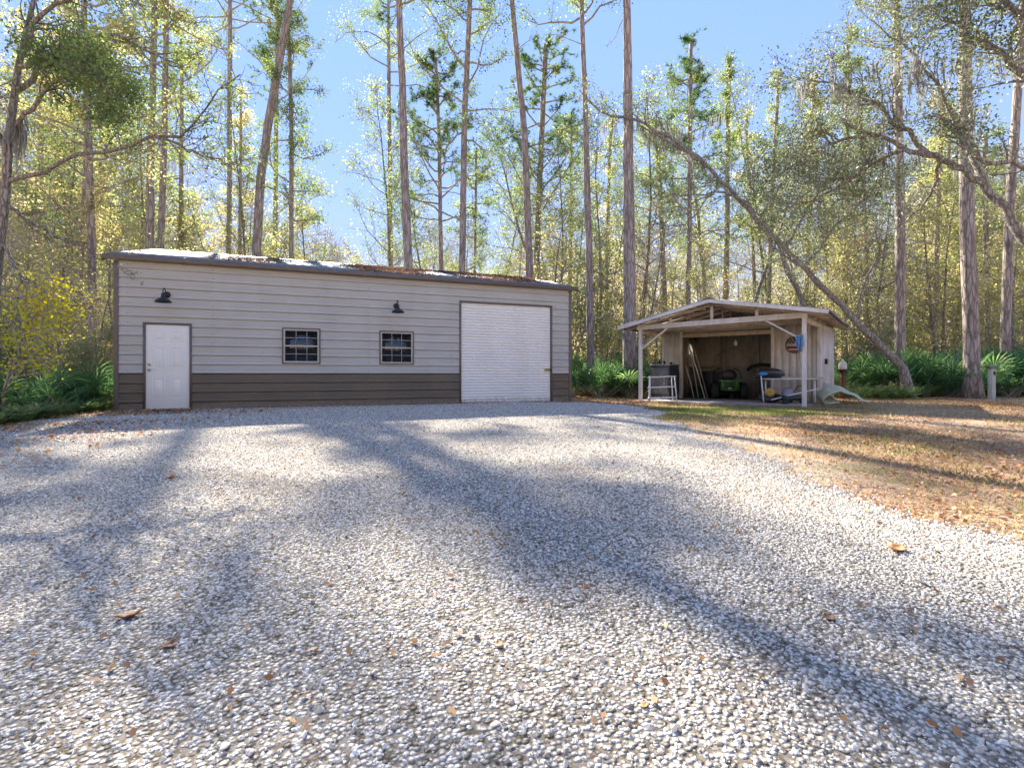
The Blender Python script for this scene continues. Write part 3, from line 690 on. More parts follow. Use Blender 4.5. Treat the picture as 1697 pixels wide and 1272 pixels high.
# rafters / trusses
for k, y_ in enumerate((.0, .85, 1.65, 2.45, 3.3, 4.1, 4.85)):
    mb = MB(); mb.bar((-.5, y_, gtop(-.5, -.115)), (2.29, y_, gtop(2.29, -.115)), .04, .09); mb.bar((2.305, y_, gtop(2.305, -.115)), (5.1, y_, gtop(5.1, -.115)), .04, .09)
    if k and k < 4:
        mb.bar((-.2, y_, 2.36), (4.8, y_, 2.42), .04, .09)
        for x_ in (1.2, 2.29, 3.4): mb.bar((x_, y_ + .04, 2.42), (x_, y_ + .04, gtop(x_, -.15)), .04, .07)
    mb.build('rafter', W_TAN, shed)
mb = MB()
for q in np.linspace(.05, .95, 8):
    for s_ in (0, 1):
        x_ = -.59 + 2.887*q if s_ == 0 else 5.254 - 2.957*q
        mb.bar((x_, -.38, gtop(x_, -.045)), (x_, BY + .12, gtop(x_, -.045)), .08, .035)
mb.build('purlins', W_TAN, shed)
# ceiling boards above the porch
mb = MB(); mb.box(.2, FW-.1, 1.75, 2.35, 2.44, 2.455); mb.build('ceiling_board', W_TAN, shed)
# roof sheets
mb = MB()
for (xa, za, xb, zb, xa2) in ((-.60, 2.43, 2.29, 3.058, -.55), (5.26, 2.517, 2.30, 3.058, 5.05)):
    nr = 28; ys_ = []; hs_ = []
    for i in range(nr):
        y_ = -.42 + i*(BY + .56)/nr; ys_ += [y_, y_ + .14, y_ + .155, y_ + .175, y_ + .19]; hs_ += [0, 0, .016, .016, 0]
    ys_.append(-.42 + BY + .56); hs_.append(0); ys_ = np.array(ys_); hs_ = np.array(hs_)
    xe = xa + (xa2 - xa)*(ys_ + .42)/(BY + .56)
    mb.grid(np.stack([xe, np.full_like(ys_, xb)]), np.stack([ys_, ys_]), np.stack([za + hs_, zb + hs_]))
rf = mb.build('roof', M_SHEDROOF, shed); s = rf.modifiers.new('thickness', 'SOLIDIFY'); s.thickness = .01; s.offset = -1
mb = MB(); mb.add([[2.12, -.44, 3.04], [2.297, -.44, 3.095], [2.47, -.44, 3.045], [2.12, BY + .16, 3.04], [2.297, BY + .16, 3.095], [2.47, BY + .16, 3.045]], [[0, 1, 4, 3], [1, 2, 5, 4]]); mb.build('ridge_cap', M_SHEDROOF, rf)
mb = MB()   # front barge boards
for (xa, za, xb, zb) in ((-.60, 2.365, 2.296, 2.995), (5.26, 2.452, 2.298, 2.995)):
    mb.bar((xa, -.40, za), (xb, -.40, zb), .025, .10)
mb.build('barge_board', W_WHITE, shed, bevel=.003)
dk = surf('dark_eave', (.07, .06, .05), (.12, .10, .09), 5, .8)
mb = MB(); mb.bar((5.25, -.38, 2.47), (5.05, BY + .1, 2.47), .03, .07); mb.bar((-.59, -.38, 2.385), (-.55, BY + .1, 2.385), .03, .07); mb.build('eave_board', dk, shed)
mb = MB(); mb.add([[4.62, -.36, 2.49], [5.24, -.36, 2.45], [5.03, BY + .08, 2.45], [4.62, BY + .08, 2.49], [4.62, -.36, 2.50], [5.24, -.36, 2.46], [5.03, BY + .08, 2.46], [4.62, BY + .08, 2.50]], [[3, 2, 1, 0], [4, 5, 6, 7], [0, 1, 5, 4], [1, 2, 6, 5], [2, 3, 7, 6], [3, 0, 4, 7]]); mb.build('soffit', W_TAN, shed)
# walls with board grooves
def groove_wall(mb, x0, x1, y, z0, z1, th=.04, step=.203):
    x = x0
    while x < x1 - .01:
        e = min(x + step, x1); mb.box(x + .004, e - .004, y, y + th, z0, z1); mb.box(x - .004 if x > x0 else x, x + .004, y + .008, y + th, z0, z1); x = e
mb = MB(); groove_wall(mb, -.28, .33, WY, .02, 2.42); mb.build('front_wall', W_WALL, shed); mb = MB(); groove_wall(mb, 3.40, 4.57, WY, .02, 2.46); mb.build('front_wall', W_WALL, shed)
mb = MB(); mb.box(.33, .43, WY - .025, WY + .08, .02, 2.38); mb.build('opening_post', W_WALL, shed, bevel=.004); mb = MB(); mb.box(3.30, 3.40, WY - .025, WY + .08, .02, 2.38); mb.build('opening_post', W_WALL, shed, bevel=.004)
mb = MB(); mb.box(.43, 3.30, WY - .02, WY + .03, 2.17, 2.30); mb.build('header', W_TAN, shed, bevel=.004)
mb = MB(); mb.box(4.57, 4.68, WY - .04, WY + .05, -.02, 2.40); mb.build('corner_trim', W_WHITE, shed, bevel=.004); mb = MB(); mb.box(-.31, -.25, WY - .02, WY + .05, 0, 2.36); mb.build('corner_trim', W_WHITE, shed, bevel=.004)
def side_wall(mb, x, y0, y1, z0, z1):
    y = y0
    while y < y1 - .01:
        e = min(y + .203, y1); mb.box(x - .02, x + .02, y + .004, e - .004, z0, z1); mb.box(x - .02, x + .012, y - .004, y + .004, z0, z1); y = e
mb = MB(); side_wall(mb, 4.655, WY + .05, BY, 0, 2.42); mb.build('side_wall', W_WALL, shed); mb = MB(); side_wall(mb, -.28, WY + .05, BY, 0, 2.38); mb.build('side_wall', W_WALL, shed)
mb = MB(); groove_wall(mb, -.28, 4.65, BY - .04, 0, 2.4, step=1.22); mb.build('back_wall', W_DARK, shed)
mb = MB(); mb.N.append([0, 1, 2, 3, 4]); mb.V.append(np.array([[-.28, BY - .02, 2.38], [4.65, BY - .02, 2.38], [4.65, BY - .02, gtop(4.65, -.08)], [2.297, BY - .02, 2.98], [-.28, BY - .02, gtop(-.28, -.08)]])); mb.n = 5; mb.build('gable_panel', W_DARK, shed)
mb = MB()
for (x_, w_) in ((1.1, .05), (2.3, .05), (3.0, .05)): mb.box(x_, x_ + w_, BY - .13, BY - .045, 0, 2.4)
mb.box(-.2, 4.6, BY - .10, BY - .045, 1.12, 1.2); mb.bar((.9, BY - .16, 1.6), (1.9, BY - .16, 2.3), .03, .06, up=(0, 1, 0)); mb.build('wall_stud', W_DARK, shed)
mb = MB(); mb.box(4.63, 4.69, WY + .6, WY + 1.5, .22, .80)
for i in range(8): mb.box(4.69, 4.70, WY + .63, WY + 1.47, .26 + i*.065, .29 + i*.065)
mb.build('vent_louvre', W_WALL, shed)
mb = MB(); mb.box(4.68, 4.72, WY + .8, WY + 1.0, 1.22, 1.33); mb.build('outlet_box', plain('outlet_white', (.6, .58, .55), .5), shed)
mb = MB(); mb.box(4.681, 4.74, WY + .62, WY + .76, 1.20, 1.36); mb.build('outlet_cover', M_BLACK, shed)
mb = MB(); mb.box(-.2, 4.6, .1, BY - .1, -.05, .03); mb.build('floor_slab', surf('old_concrete', (.22, .20, .18), (.36, .33, .30), 5, .95, bump=.3), shed)
mb = MB(); mb.lathe((2.15, 2.7, 1.93), [(.001, -.09), (.035, -.085), (.06, -.03), (.055, .03), (.03, .06), (.03, .11), (.001, .11)], 18); bl = mb.build('hanging_bulb', plain('frosted_bulb', (.75, .72, .66), .3), shed, smooth=True)
mb = MB(); mb.tube([[2.15, 2.7, 2.04], [2.15, 2.7, 2.42]], .006, 6); mb.build('cord', M_BLACK, bl)
mb = MB(); mb.lathe((1.9, 1.3, 2.34), [(.10, 0), (.11, .02), (.05, .06), (.03, .08)], 18); mb.build('porch_light', plain('light_fitting', (.55, .50, .42), .4), shed, smooth=True)
mb = MB(); mb.box(3.1, 3.16, BY - .08, BY - .05, 1.55, 1.75); mb.lathe((3.13, BY - .09, 1.62), [(.02, 0), (.03, .05), (.02, .1)], 10); mb.build('wall_switch', plain('switch_white', (.6, .6, .58), .4), shed)

def SL(x, y, z=0):  # shed local to world
    c, s_ = math.cos(SA), math.sin(SA); return (4.16 + c*x - s_*y, 16.30 + s_*x + c*y, z)
# round flag sign (stars and stripes) hung on the wall right of the opening
sign = empty('round_flag_sign', SL(3.98, WY - .03, 1.79), SA, 'round wooden sign painted with stars and stripes, hung on the shed front wall', 'wall sign')
RS = .25
mb = MB(); mb.lathe((0, 0, 0), [(.001, 0), (RS, 0), (RS, .02), (.001, .02)], 40, M=MY); mb.build('disc', plain('cream_paint', (.62, .56, .46), .6), sign)
def disc_band(z0, z1, y, x0=None):
    zs = np.linspace(z0, z1, 8); xr = np.sqrt(np.maximum(.0001, (RS-.02)**2 - zs**2)); xl = -xr if x0 is None else np.maximum(-xr, x0)
    mb = MB(); mb.grid(np.stack([xl, xr], 1), np.full((8, 2), y), np.stack([zs, zs], 1)); return mb
navy = plain('navy_paint', (.015, .017, .03), .6); redp = plain('dark_red_paint', (.20, .02, .02), .6)
for z0, z1 in ((-.225, -.18), (-.115, -.045)): o = disc_band(z0, z1, -.024).build('stripe', redp, sign)
disc_band(.04, .228, -.024).build('star_field', navy, sign)
for i, (sx, sz) in enumerate([(-.17, .075), (-.085, .075), (0, .075), (.085, .075), (.17, .075), (-.125, .135), (-.04, .135), (.045, .135), (.13, .135), (-.07, .19), (.02, .19)]):
    mb = MB(); v = []
    for k in range(10):
        rr = .033 if k % 2 == 0 else .014; a = PI/2 + k*PI/5; v.append([sx + rr*math.cos(a), -.028, sz + rr*math.sin(a)])
    mb.add(v, ng=[list(range(10))]); mb.build('star', plain('cream_star', (.62, .56, .46), .6), sign)
mb = MB(); th = np.linspace(0, 2*PI, 41); mb.tube(np.stack([RS*np.cos(th), np.full(41, -.012), RS*np.sin(th)], -1), .014, 8, caps=False); mb.build('rim', M_BLACK, sign)
# blue rag on the right post
def cloth(name, c, w_, h_, seed, mat, label, cat, rz=0, dep=.06):
    nx, nz = 14, 22; u = np.linspace(-1, 1, nx); v = np.linspace(0, 1, nz); U, Vv = np.meshgrid(u, v); rg = np.random.default_rng(seed); p = rg.uniform(0, 6, 4)
    wd = w_*.5*(.55 + .45*np.sin(Vv*2.6 + .5) + .08*np.sin(Vv*11 + p[0]))
    X = U*wd; Z = -Vv*h_*(1 + .10*np.sin(U*3 + p[1])); Y = dep*np.sin(U*7 + p[2] + Vv*1.5)*(0.3 + .7*Vv) - dep*.6
    mb = MB(); mb.grid(X, Y, Z); o = mb.build(name, mat, smooth=True); o.location = c; o.rotation_euler = (0, 0, rz)
    s = o.modifiers.new('thickness', 'SOLIDIFY'); s.thickness = .006; tagit(o, label, cat); return o
cloth('blue_rag', SL(4.56, -.09, 1.93), .17, .42, 3, surf('blue_cloth', (.09, .22, .42), (.22, .38, .60), 9, .9), 'blue cloth hanging by the right porch post of the shed', 'cloth', SA)
# black smoker cabinet
sm = empty('black_smoker', (5.15, 17.0, .03), R(45), 'black metal smoker cabinet with two short stacks standing under the left of the porch', 'smoker')
mb = MB(); mb.box(-.34, .34, -.34, .34, .12, 1.14); mb.build('cabinet', surf('worn_black_steel', (.02, .02, .022), (.06, .06, .065), 6, .35, spec=.6), sm, bevel=.015)
mb = MB(); mb.box(-.36, .36, -.36, .36, 1.14, 1.18); mb.build('lid', surf('dull_steel', (.18, .18, .18), (.3, .3, .3), 5, .4, metal=.5), sm, bevel=.008)
mb = MB(); mb.box(-.362, -.342, -.29, .29, .22, 1.06); mb.build('door', surf('grey_door', (.10, .10, .105), (.16, .16, .165), 6, .4), sm, bevel=.006)
mb = MB(); mb.tube([[-.365, -.2, .5], [-.41, -.2, .52], [-.41, -.2, .78], [-.365, -.2, .8]], .012, 8); mb.build('handle', M_CHROME, sm)
for a in (-.17, .17): mb = MB(); mb.lathe((a, .1, 1.18), [(.035, 0), (.035, .08), (.055, .09), (.055, .11), (.001, .12)], 14); mb.build('stack', M_BLACK, sm)
for a in (-.3, .3):
    for c_ in (-.3, .3): mb = MB(); mb.box(a - .025, a + .025, c_ - .025, c_ + .025, 0, .13); mb.build('leg', M_BLACK, sm)
sm2 = empty('black_drum_grill', SL(.02, 1.6, .03), R(10), 'dark drum shaped grill standing behind the black smoker cabinet', 'grill')
mb = MB(); mb.lathe((.35, 0, 0), [(.001, .2), (.25, .2), (.27, .25), (.27, .95), (.24, 1.05), (.10, 1.12), (.001, 1.13)], 24); mb.build('drum', M_BLACK, sm2, smooth=True)
for k in range(3): a = k*2.1; mb = MB(); mb.bar((.35 + .2*math.cos(a), .2*math.sin(a), .25), (.35 + .26*math.cos(a), .26*math.sin(a), 0), .03, .03); mb.build('leg', M_BLACK, sm2)
mb = MB(); mb.lathe((.35, 0, 1.12), [(.03, 0), (.03, .12), (.05, .12), (.05, .15), (.001, .15)], 12); mb.build('chimney', M_BLACK, sm2)
# white metal rack in front of smoker
rk = empty('white_metal_rack', (4.72, 15.75, 0), R(-6), 'low white tubular metal rack standing in front of the black smoker', 'rack')
wm = surf('chipped_white_metal', (.60, .60, .60), (.78, .78, .77), 9, .5)
for x_, y_ in ((-.42, .12), (-.42, -.12), (.33, .12), (.40, -.12)):
    mb = MB(); mb.bar((x_, y_, 0), (x_ + (-.06 if x_ > 0 else .02), y_*.5, .82), .03, .03); mb.build('leg', wm, rk)
for z_, t_ in ((.80, .035), (.48, .035), (.14, .045)):
    mb = MB(); mb.bar((-.50, -.09, z_ - .02), (.38, -.09, z_ + .02), .03, t_); mb.bar((-.45, .09, z_ - .02), (.36, .09, z_ + .02), .03, t_); mb.bar((-.42, -.09, z_), (-.42, .09, z_), .03, .03); mb.bar((.35, -.09, z_), (.35, .09, z_), .03, .03); mb.build('rail', wm, rk)
# riding mower
mw = empty('riding_mower', SL(1.78, 3.15, .03), R(-12), 'green riding mower with black seat and control arms parked inside the shed', 'mower')
gr_ = surf('green_paint', (.02, .075, .015), (.03, .11, .022), 5, .35); lg = surf('light_green_paint', (.07, .18, .035), (.10, .24, .05), 5, .35); rb = surf('rubber', (.018, .018, .018), (.035, .033, .03), 20, .8)
mb = MB(); mb.box(-.33, .33, -.12, .75, .26, .50); mb.build('body', gr_, mw, bevel=.04)
mb = MB(); mb.box(-.31, .31, -.30, -.12, .28, .62); hd = mb.build('engine_guard', gr_, mw, bevel=.03)
mb = MB(); frame_boxes(mb, -.19, .15, .32, .58, .035, -.335, -.302); mb.build('guard_frame', lg, hd)
mb = MB(); 
for i in range(4): mb.box(-.18, .14, -.32, -.304, .40 + i*.045, .415 + i*.045)
mb.build('grille', M_BLACK, hd)
mb = MB(); mb.box(-.07, .04, -.335, -.32, .345, .385); mb.build('plate', plain('white_plate', (.75, .75, .75), .4), hd)
mb = MB(); mb.box(-.36, .36, -.33, -.25, .60, .66); mb.build('bumper', lg, mw, bevel=.015)
mb = MB(); mb.blob((0, .1, .66), (.27, .27, .09), 2, .05); mb.blob((0, -.12, .82), (.25, .08, .20), 4, .04); mb.build('seat', M_BLACK, mw, smooth=True)
for s_ in (-1, 1):
    mb = MB(); mb.tube([[s_*.36, .1, .5], [s_*.44, .12, .75], [s_*.42, .25, .98], [s_*.22, .32, 1.06]], .016, 8); mb.build('control_arm', M_BLACK, mw, smooth=True)
    mb = MB(); mb.lathe((s_*.47 - .11, 0, .28), [(.12, .0), (.26, .0), (.28, .03), (.28, .19), (.26, .22), (.12, .22)], 26, M=[[0, 0, 1], [0, 1, 0], [-1, 0, 0]]); wh = mb.build('rear_wheel', rb, mw, smooth=True)
    mb = MB(); mb.lathe((s_*.47 - .09, 0, .28), [(.001, 0), (.12, 0), (.12, .18), (.001, .18)], 20, M=[[0, 0, 1], [0, 1, 0], [-1, 0, 0]]); mb.build('rim', lg, wh)
    mb = MB(); mb.lathe((s_*.38 - .05, 1.1, .15), [(.02, 0), (.14, 0), (.15, .02), (.15, .09), (.14, .1), (.02, .1)], 20, M=[[0, 0, 1], [0, 1, 0], [-1, 0, 0]]); mb.build('front_wheel', rb, mw, smooth=True)
mb = MB(); mb.box(-.5, .5, .45, 1.0, .12, .24); mb.build('mowing_deck', gr_, mw, bevel=.04)
mb = MB(); mb.tube([[0, -.3, .25], [0, -.5, .12], [0, -.55, .1]], .022, 8); mb.lathe((-.04, -.56, .08), [(.001, 0), (.07, 0), (.07, .08), (.001, .08)], 14, M=[[0, 0, 1], [0, 1, 0], [-1, 0, 0]]); mb.build('tow_hitch', M_BLACK, mw)
# poles leaning by the left of the opening
for i, (a, c, r_, mt, lab) in enumerate([
    ((.55, 2.62, 2.10), (.95, 2.55, .03), .014, W_TAN, 'thin tan pole leaning inside the left of the shed opening, foremost of the leaning poles'),
    ((.50, 2.75, 2.05), (1.15, 2.62, .03), .017, W_WHITE, 'pale stick leaning just behind the tan pole in the shed opening'),
    ((.66, 2.80, 1.95), (1.22, 2.70, .03), .014, W_TAN, 'tan rod standing at the right of the leaning poles in the shed'),
    ((.48, 2.62, 1.15), (.78, 2.60, .03), .014, W_WHITE, 'short pale stick leaning lowest beside the opening post')]):
    mb = MB(); mb.tube([a, ((a[0]+c[0])/2 + .02, (a[1]+c[1])/2, (a[2]+c[2])/2), c], r_, 8); o = mb.build('pole', mt, smooth=True); o.location = SL(0, 0, 0); o.rotation_euler = (0, 0, SA); tagit(o, lab, 'pole', 'poles leaning inside the shed')
bn = MB(); bn.lathe((0, 0, 0), [(.001, 0), (.15, 0), (.22, .42), (.235, .42), (.235, .45), (.205, .45), (.14, .03), (.001, .03)], 26); o = bn.build('green_bucket', surf('dark_green_plastic', (.015, .04, .03), (.03, .07, .05), 5, .45), smooth=True)
o.location = SL(.80, 2.85, .03); tagit(o, 'dark green tub standing at the foot of the leaning poles', 'tub')
# dark cabinet in the back left of the shed
cb = empty('dark_cabinet', SL(1.05, 4.3, .03), SA, 'dark low cabinet in the shaded back left corner of the shed', 'cabinet')
mb = MB(); mb.box(-.55, .35, -.25, .3, 0, .98); mb.build('case', dk, cb, bevel=.01)
for a in (-.53, -.09): mb = MB(); mb.box(a, a + .42, -.27, -.252, .05, .92); mb.build('door', M_BLACK, cb, bevel=.004)
# black drain pipe
pts = np.array([[2.0, BY-.35, 1.02], [2.15, BY-.38, 1.18], [2.45, BY-.38, 1.24], [2.9, BY-.36, 1.20], [3.4, BY-.35, 1.16], [3.9, BY-.35, 1.20], [4.4, BY-.35, 1.24]])
tt = np.linspace(0, 6, 160); pc = np.stack([np.interp(tt, range(7), pts[:, i]) for i in range(3)], -1)
kern = np.ones(15)/15; pcs = np.stack([np.convolve(np.pad(pc[:, i], 7, 'edge'), kern, 'valid') for i in range(3)], -1)
mb = MB(); mb.tube(pcs, .055 + .006*np.sin(np.arange(160)*PI/2), 12); o = mb.build('drain_pipe', M_BLACK, smooth=True); o.location = SL(0, 0, 0); o.rotation_euler = (0, 0, SA)
tagit(o, 'long black corrugated drain pipe hung across the back wall of the shed', 'pipe')
# plywood and boards on the floor in front
for i, (x_, y_, w_, d_, rz, th, lab) in enumerate([(1.35, .55, 2.1, .55, .03, .02, 'wide weathered plywood sheet lying on the ground before the mower'), (.9, .18, 1.9, .16, -.05, .03, 'long pale board lying along the front edge of the shed floor'), (2.15, .05, .9, .2, .25, .025, 'short pale board lying askew in front of the plywood')]):
    mb = MB(); mb.box(-w_/2, w_/2, -d_/2, d_/2, 0, th); o = mb.build('board' if i else 'plywood_sheet', W_TAN if i == 2 else W_WALL, bevel=.003); o.location = SL(x_, y_, .034 + .004*i if y_ > .2 else .012 + .004*i); o.rotation_euler = (0, 0, SA + rz); tagit(o, lab, 'board')
# bench with white folding legs
bx, by = 8.12, 14.75
bt = empty('work_table', (bx, by, 0), R(-3), 'narrow pale topped table on white metal legs along the right of the porch', 'table')
mb = MB(); mb.box(-.45, .95, -.05, .45, .76, .80); mb.build('tabletop', wood_mat('pale_ply', (.42, .38, .28), (.58, .54, .42)), bt, bevel=.006)
for x_, y_, x2 in ((-.78, -.12, -.86), (-.62, .1, -.64), (.74, .0, .72), (.86, .3, .84)):
    mb = MB(); mb.tube([[x_, y_, .0], [x2, y_, .84 if x_ < -.7 else .74]], .02, 8); mb.build('leg', wm, bt, smooth=True)
mb = MB(); mb.bar((-.86, -.1, .745), (.9, -.02, .745), .025, .03); mb.bar((-.64, .1, .735), (.9, .32, .745), .025, .03); mb.build('rail', wm, bt)
o = MB(); o.tube([[-.62, -.18, .14], [-.1, -.17, .27], [.72, -.16, .46]], .018, 8); o = o.build('fallen_bar', wm, smooth=True); o.location = (bx, by, 0); tagit(o, 'white metal bar slanting up from left to right under the pale table', 'bar')
# covered grill heap on the table
gl = empty('covered_grill', (bx - .52, by + .1, .78), R(5), 'black covered grill with a blue edge sitting on the left end of the table', 'grill')
mb = MB(); mb.blob((0, 0, .13), (.44, .22, .15), 5, .07, 28, 14); mb.build('cover', surf('black_vinyl', (.02, .021, .025), (.06, .06, .068), 6, .3, bump=.5, bscale=8, spec=.6), gl, smooth=True)
mb = MB(); mb.blob((-.30, -.15, .11), (.13, .08, .06), 7, .12); mb.build('blue_flap', surf('blue_vinyl', (.04, .22, .45), (.10, .32, .55), 6, .35), gl, smooth=True)
mb = MB(); mb.box(-.36, .36, -.16, .16, -.02, .02); mb.build('base', M_BLACK, gl, bevel=.01)
def bag(name, c, r, seed, mat, lab, cat):
    mb = MB(); mb.blob((0, 0, r[2]), r, seed, .10, 22, 12); o = mb.build(name, mat, smooth=True); o.location = c; tagit(o, lab, cat); return o
bag('yellow_bag', (bx - .55, by + .05, .22), (.15, .12, .13), 8, surf('ochre_plastic', (.42, .25, .05), (.60, .40, .12), 8, .5), 'ochre yellow bag tucked under the left end of the table', 'bag')
bag('black_bag', (bx - .45, by + .25, .0), (.34, .22, .17), 9, surf('black_bag_plastic', (.015, .015, .018), (.05, .05, .055), 8, .35, bump=.5), 'dark plastic bag slumped on the ground under the table', 'bag')
# push mower engine like thing
ge = empty('push_mower', (bx - .05, by + .0, 0), R(15), 'dark push mower with a pale round engine cover under the table', 'mower')
mb = MB(); mb.box(-.32, .32, -.24, .24, .12, .26); mb.build('deck', M_BLACK, ge, bevel=.05)
mb = MB(); mb.lathe((0, 0, .26), [(.001, .22), (.10, .21), (.15, .16), (.16, .0)], 20); mb.build('engine_cover', surf('lilac_grey', (.20, .19, .24), (.32, .31, .36), 6, .4), ge, smooth=True)
for a in (-.3, .3):
    for c_ in (-.25, .25): mb = MB(); mb.lathe((a, c_ - .03, .1), [(.001, 0), (.1, 0), (.1, .06), (.001, .06)], 18, M=[[1, 0, 0], [0, 0, 1], [0, -1, 0]]); mb.build('wheel', rb, ge, smooth=True)
mb = MB(); mb.tube([[.3, -.18, .22], [.52, -.16, .52], [.56, 0, .56], [.52, .16, .52], [.3, .18, .22]], .013, 8); mb.build('handle', M_BLACK, ge, smooth=True)
# rake handle leaning at right
mb = MB(); mb.tube([[0, 0, 0], [-.10, .25, 1.15], [-.16, .42, 2.3]], .016, 8); tl = mb.build('rake', W_TAN, smooth=True); tl.location = (8.62, 14.6, .0)
mb = MB(); mb.bar((-.18, .0, .04), (.18, .0, .04), .03, .03)
for i in range(9): mb.bar((-.17 + i*.0425, 0, .04), (-.17 + i*.0425, -.05, .0), .008, .008)
mb.build('rake_head', M_BLACK, tl); tagit(tl, 'long wooden handled rake leaning upright behind the right porch post', 'rake')
# folded tarp beside the shed
nu, nv = 26, 8; u = np.linspace(0, 1, nu); 
ux = np.array([-.02, -.42, -.50, -.46, -.30, -.05, .22, .50, .78]); uz = np.array([.06, .03, .10, .22, .36, .43, .34, .18, .04]); q = np.linspace(0, 8, nu)
xx = np.interp(q, range(9), ux); zz = np.interp(q, range(9), uz); vv = np.linspace(-.35, .45, nv)
mb = MB(); mb.grid(np.repeat(xx[:, None], nv, 1) + .1*vv[None, :], np.repeat(vv[None, :], nu, 0), zz[:, None]*(1 - .25*np.abs(vv)[None, :]) + .015*np.sin(xx*14)[:, None]*np.cos(vv*9)[None, :])
o = mb.build('folded_tarp', surf('pale_green_tarp', (.45, .48, .32), (.62, .64, .47), 6, .7, bump=.2), smooth=True); o.location = (9.65, 15.05, .10); o.rotation_euler = (R(17), 0, R(-4)); s = o.modifiers.new('thickness', 'SOLIDIFY'); s.thickness = .02
tagit(o, 'pale green tarp folded in an arch on the ground at the right of the shed', 'tarp')
# rusty post with white jug
p0 = P(1396, 655, 17.6); jp = empty('rusty_post', (p0[0], p0[1], 0), 0, 'rusty square post holding a tray with a white jug right of the shed', 'post')
mb = MB(); mb.box(-.06, .06, -.06, .06, 0, 1.02); mb.build('shaft', surf('rust', (.10, .045, .025), (.20, .10, .06), 12, .9), jp)
mb = MB(); mb.box(-.24, .24, -.15, .15, 1.02, 1.045); mb.build('tray', M_BLACK, jp)
mb = MB(); mb.lathe((0, 0, 0), [(.001, 0), (.12, 0), (.13, .03), (.13, .19), (.09, .25), (.035, .30), (.035, .36), (.001, .36)], 20); o = mb.build('white_jug', plain('milky_plastic', (.72, .71, .67), .35), smooth=True); o.location = (p0[0], p0[1], 1.046); tagit(o, 'white plastic jug standing on the tray of the rusty post', 'jug')
# white yard post with cap
p1 = P(1643, 662, 17.5); yp = empty('yard_post', (p1[0], p1[1], 0), R(8), 'short whitewashed post with dark cap standing on the lawn at the far right', 'post')
mb = MB(); mb.box(-.075, .075, -.075, .075, -.02, 1.08); mb.build('shaft', wood_mat('whitewash', (.44, .44, .40), (.66, .66, .60)), yp, bevel=.006)
mb = MB(); mb.box(-.125, .125, -.11, .11, 1.08, 1.17); mb.build('cap', surf('grey_cap', (.10, .10, .11), (.18, .18, .19), 6, .5), yp, bevel=.01)
mb = MB(); mb.blob((0, -.085, .93), (.035, .02, .05), 3, .3); mb.tube([[0, -.07, .86], [0, -.12, .84], [.0, -.12, .90]], .008, 6); mb.build('hook', M_BLACK, yp)
p2 = P(1499, 650, 18.6); bb = empty('bird_bath', (p2[0], p2[1], 0), 0, 'flat shallow bird bath on a thin dark stem among the ferns', 'bird bath')
mb = MB(); mb.lathe((0, 0, 0), [(.16, 0), (.16, .02), (.02, .03), (.018, .80), (.03, .82)], 14); mb.build('stem', M_BLACK, bb)
mb = MB(); mb.lathe((0, 0, .82), [(.001, .0), (.2, .02), (.29, .06), (.28, .065), (.2, .035), (.001, .02)], 26); mb.build('basin', surf('grey_stone', (.16, .16, .15), (.27, .27, .25), 8, .8), bb, smooth=True)

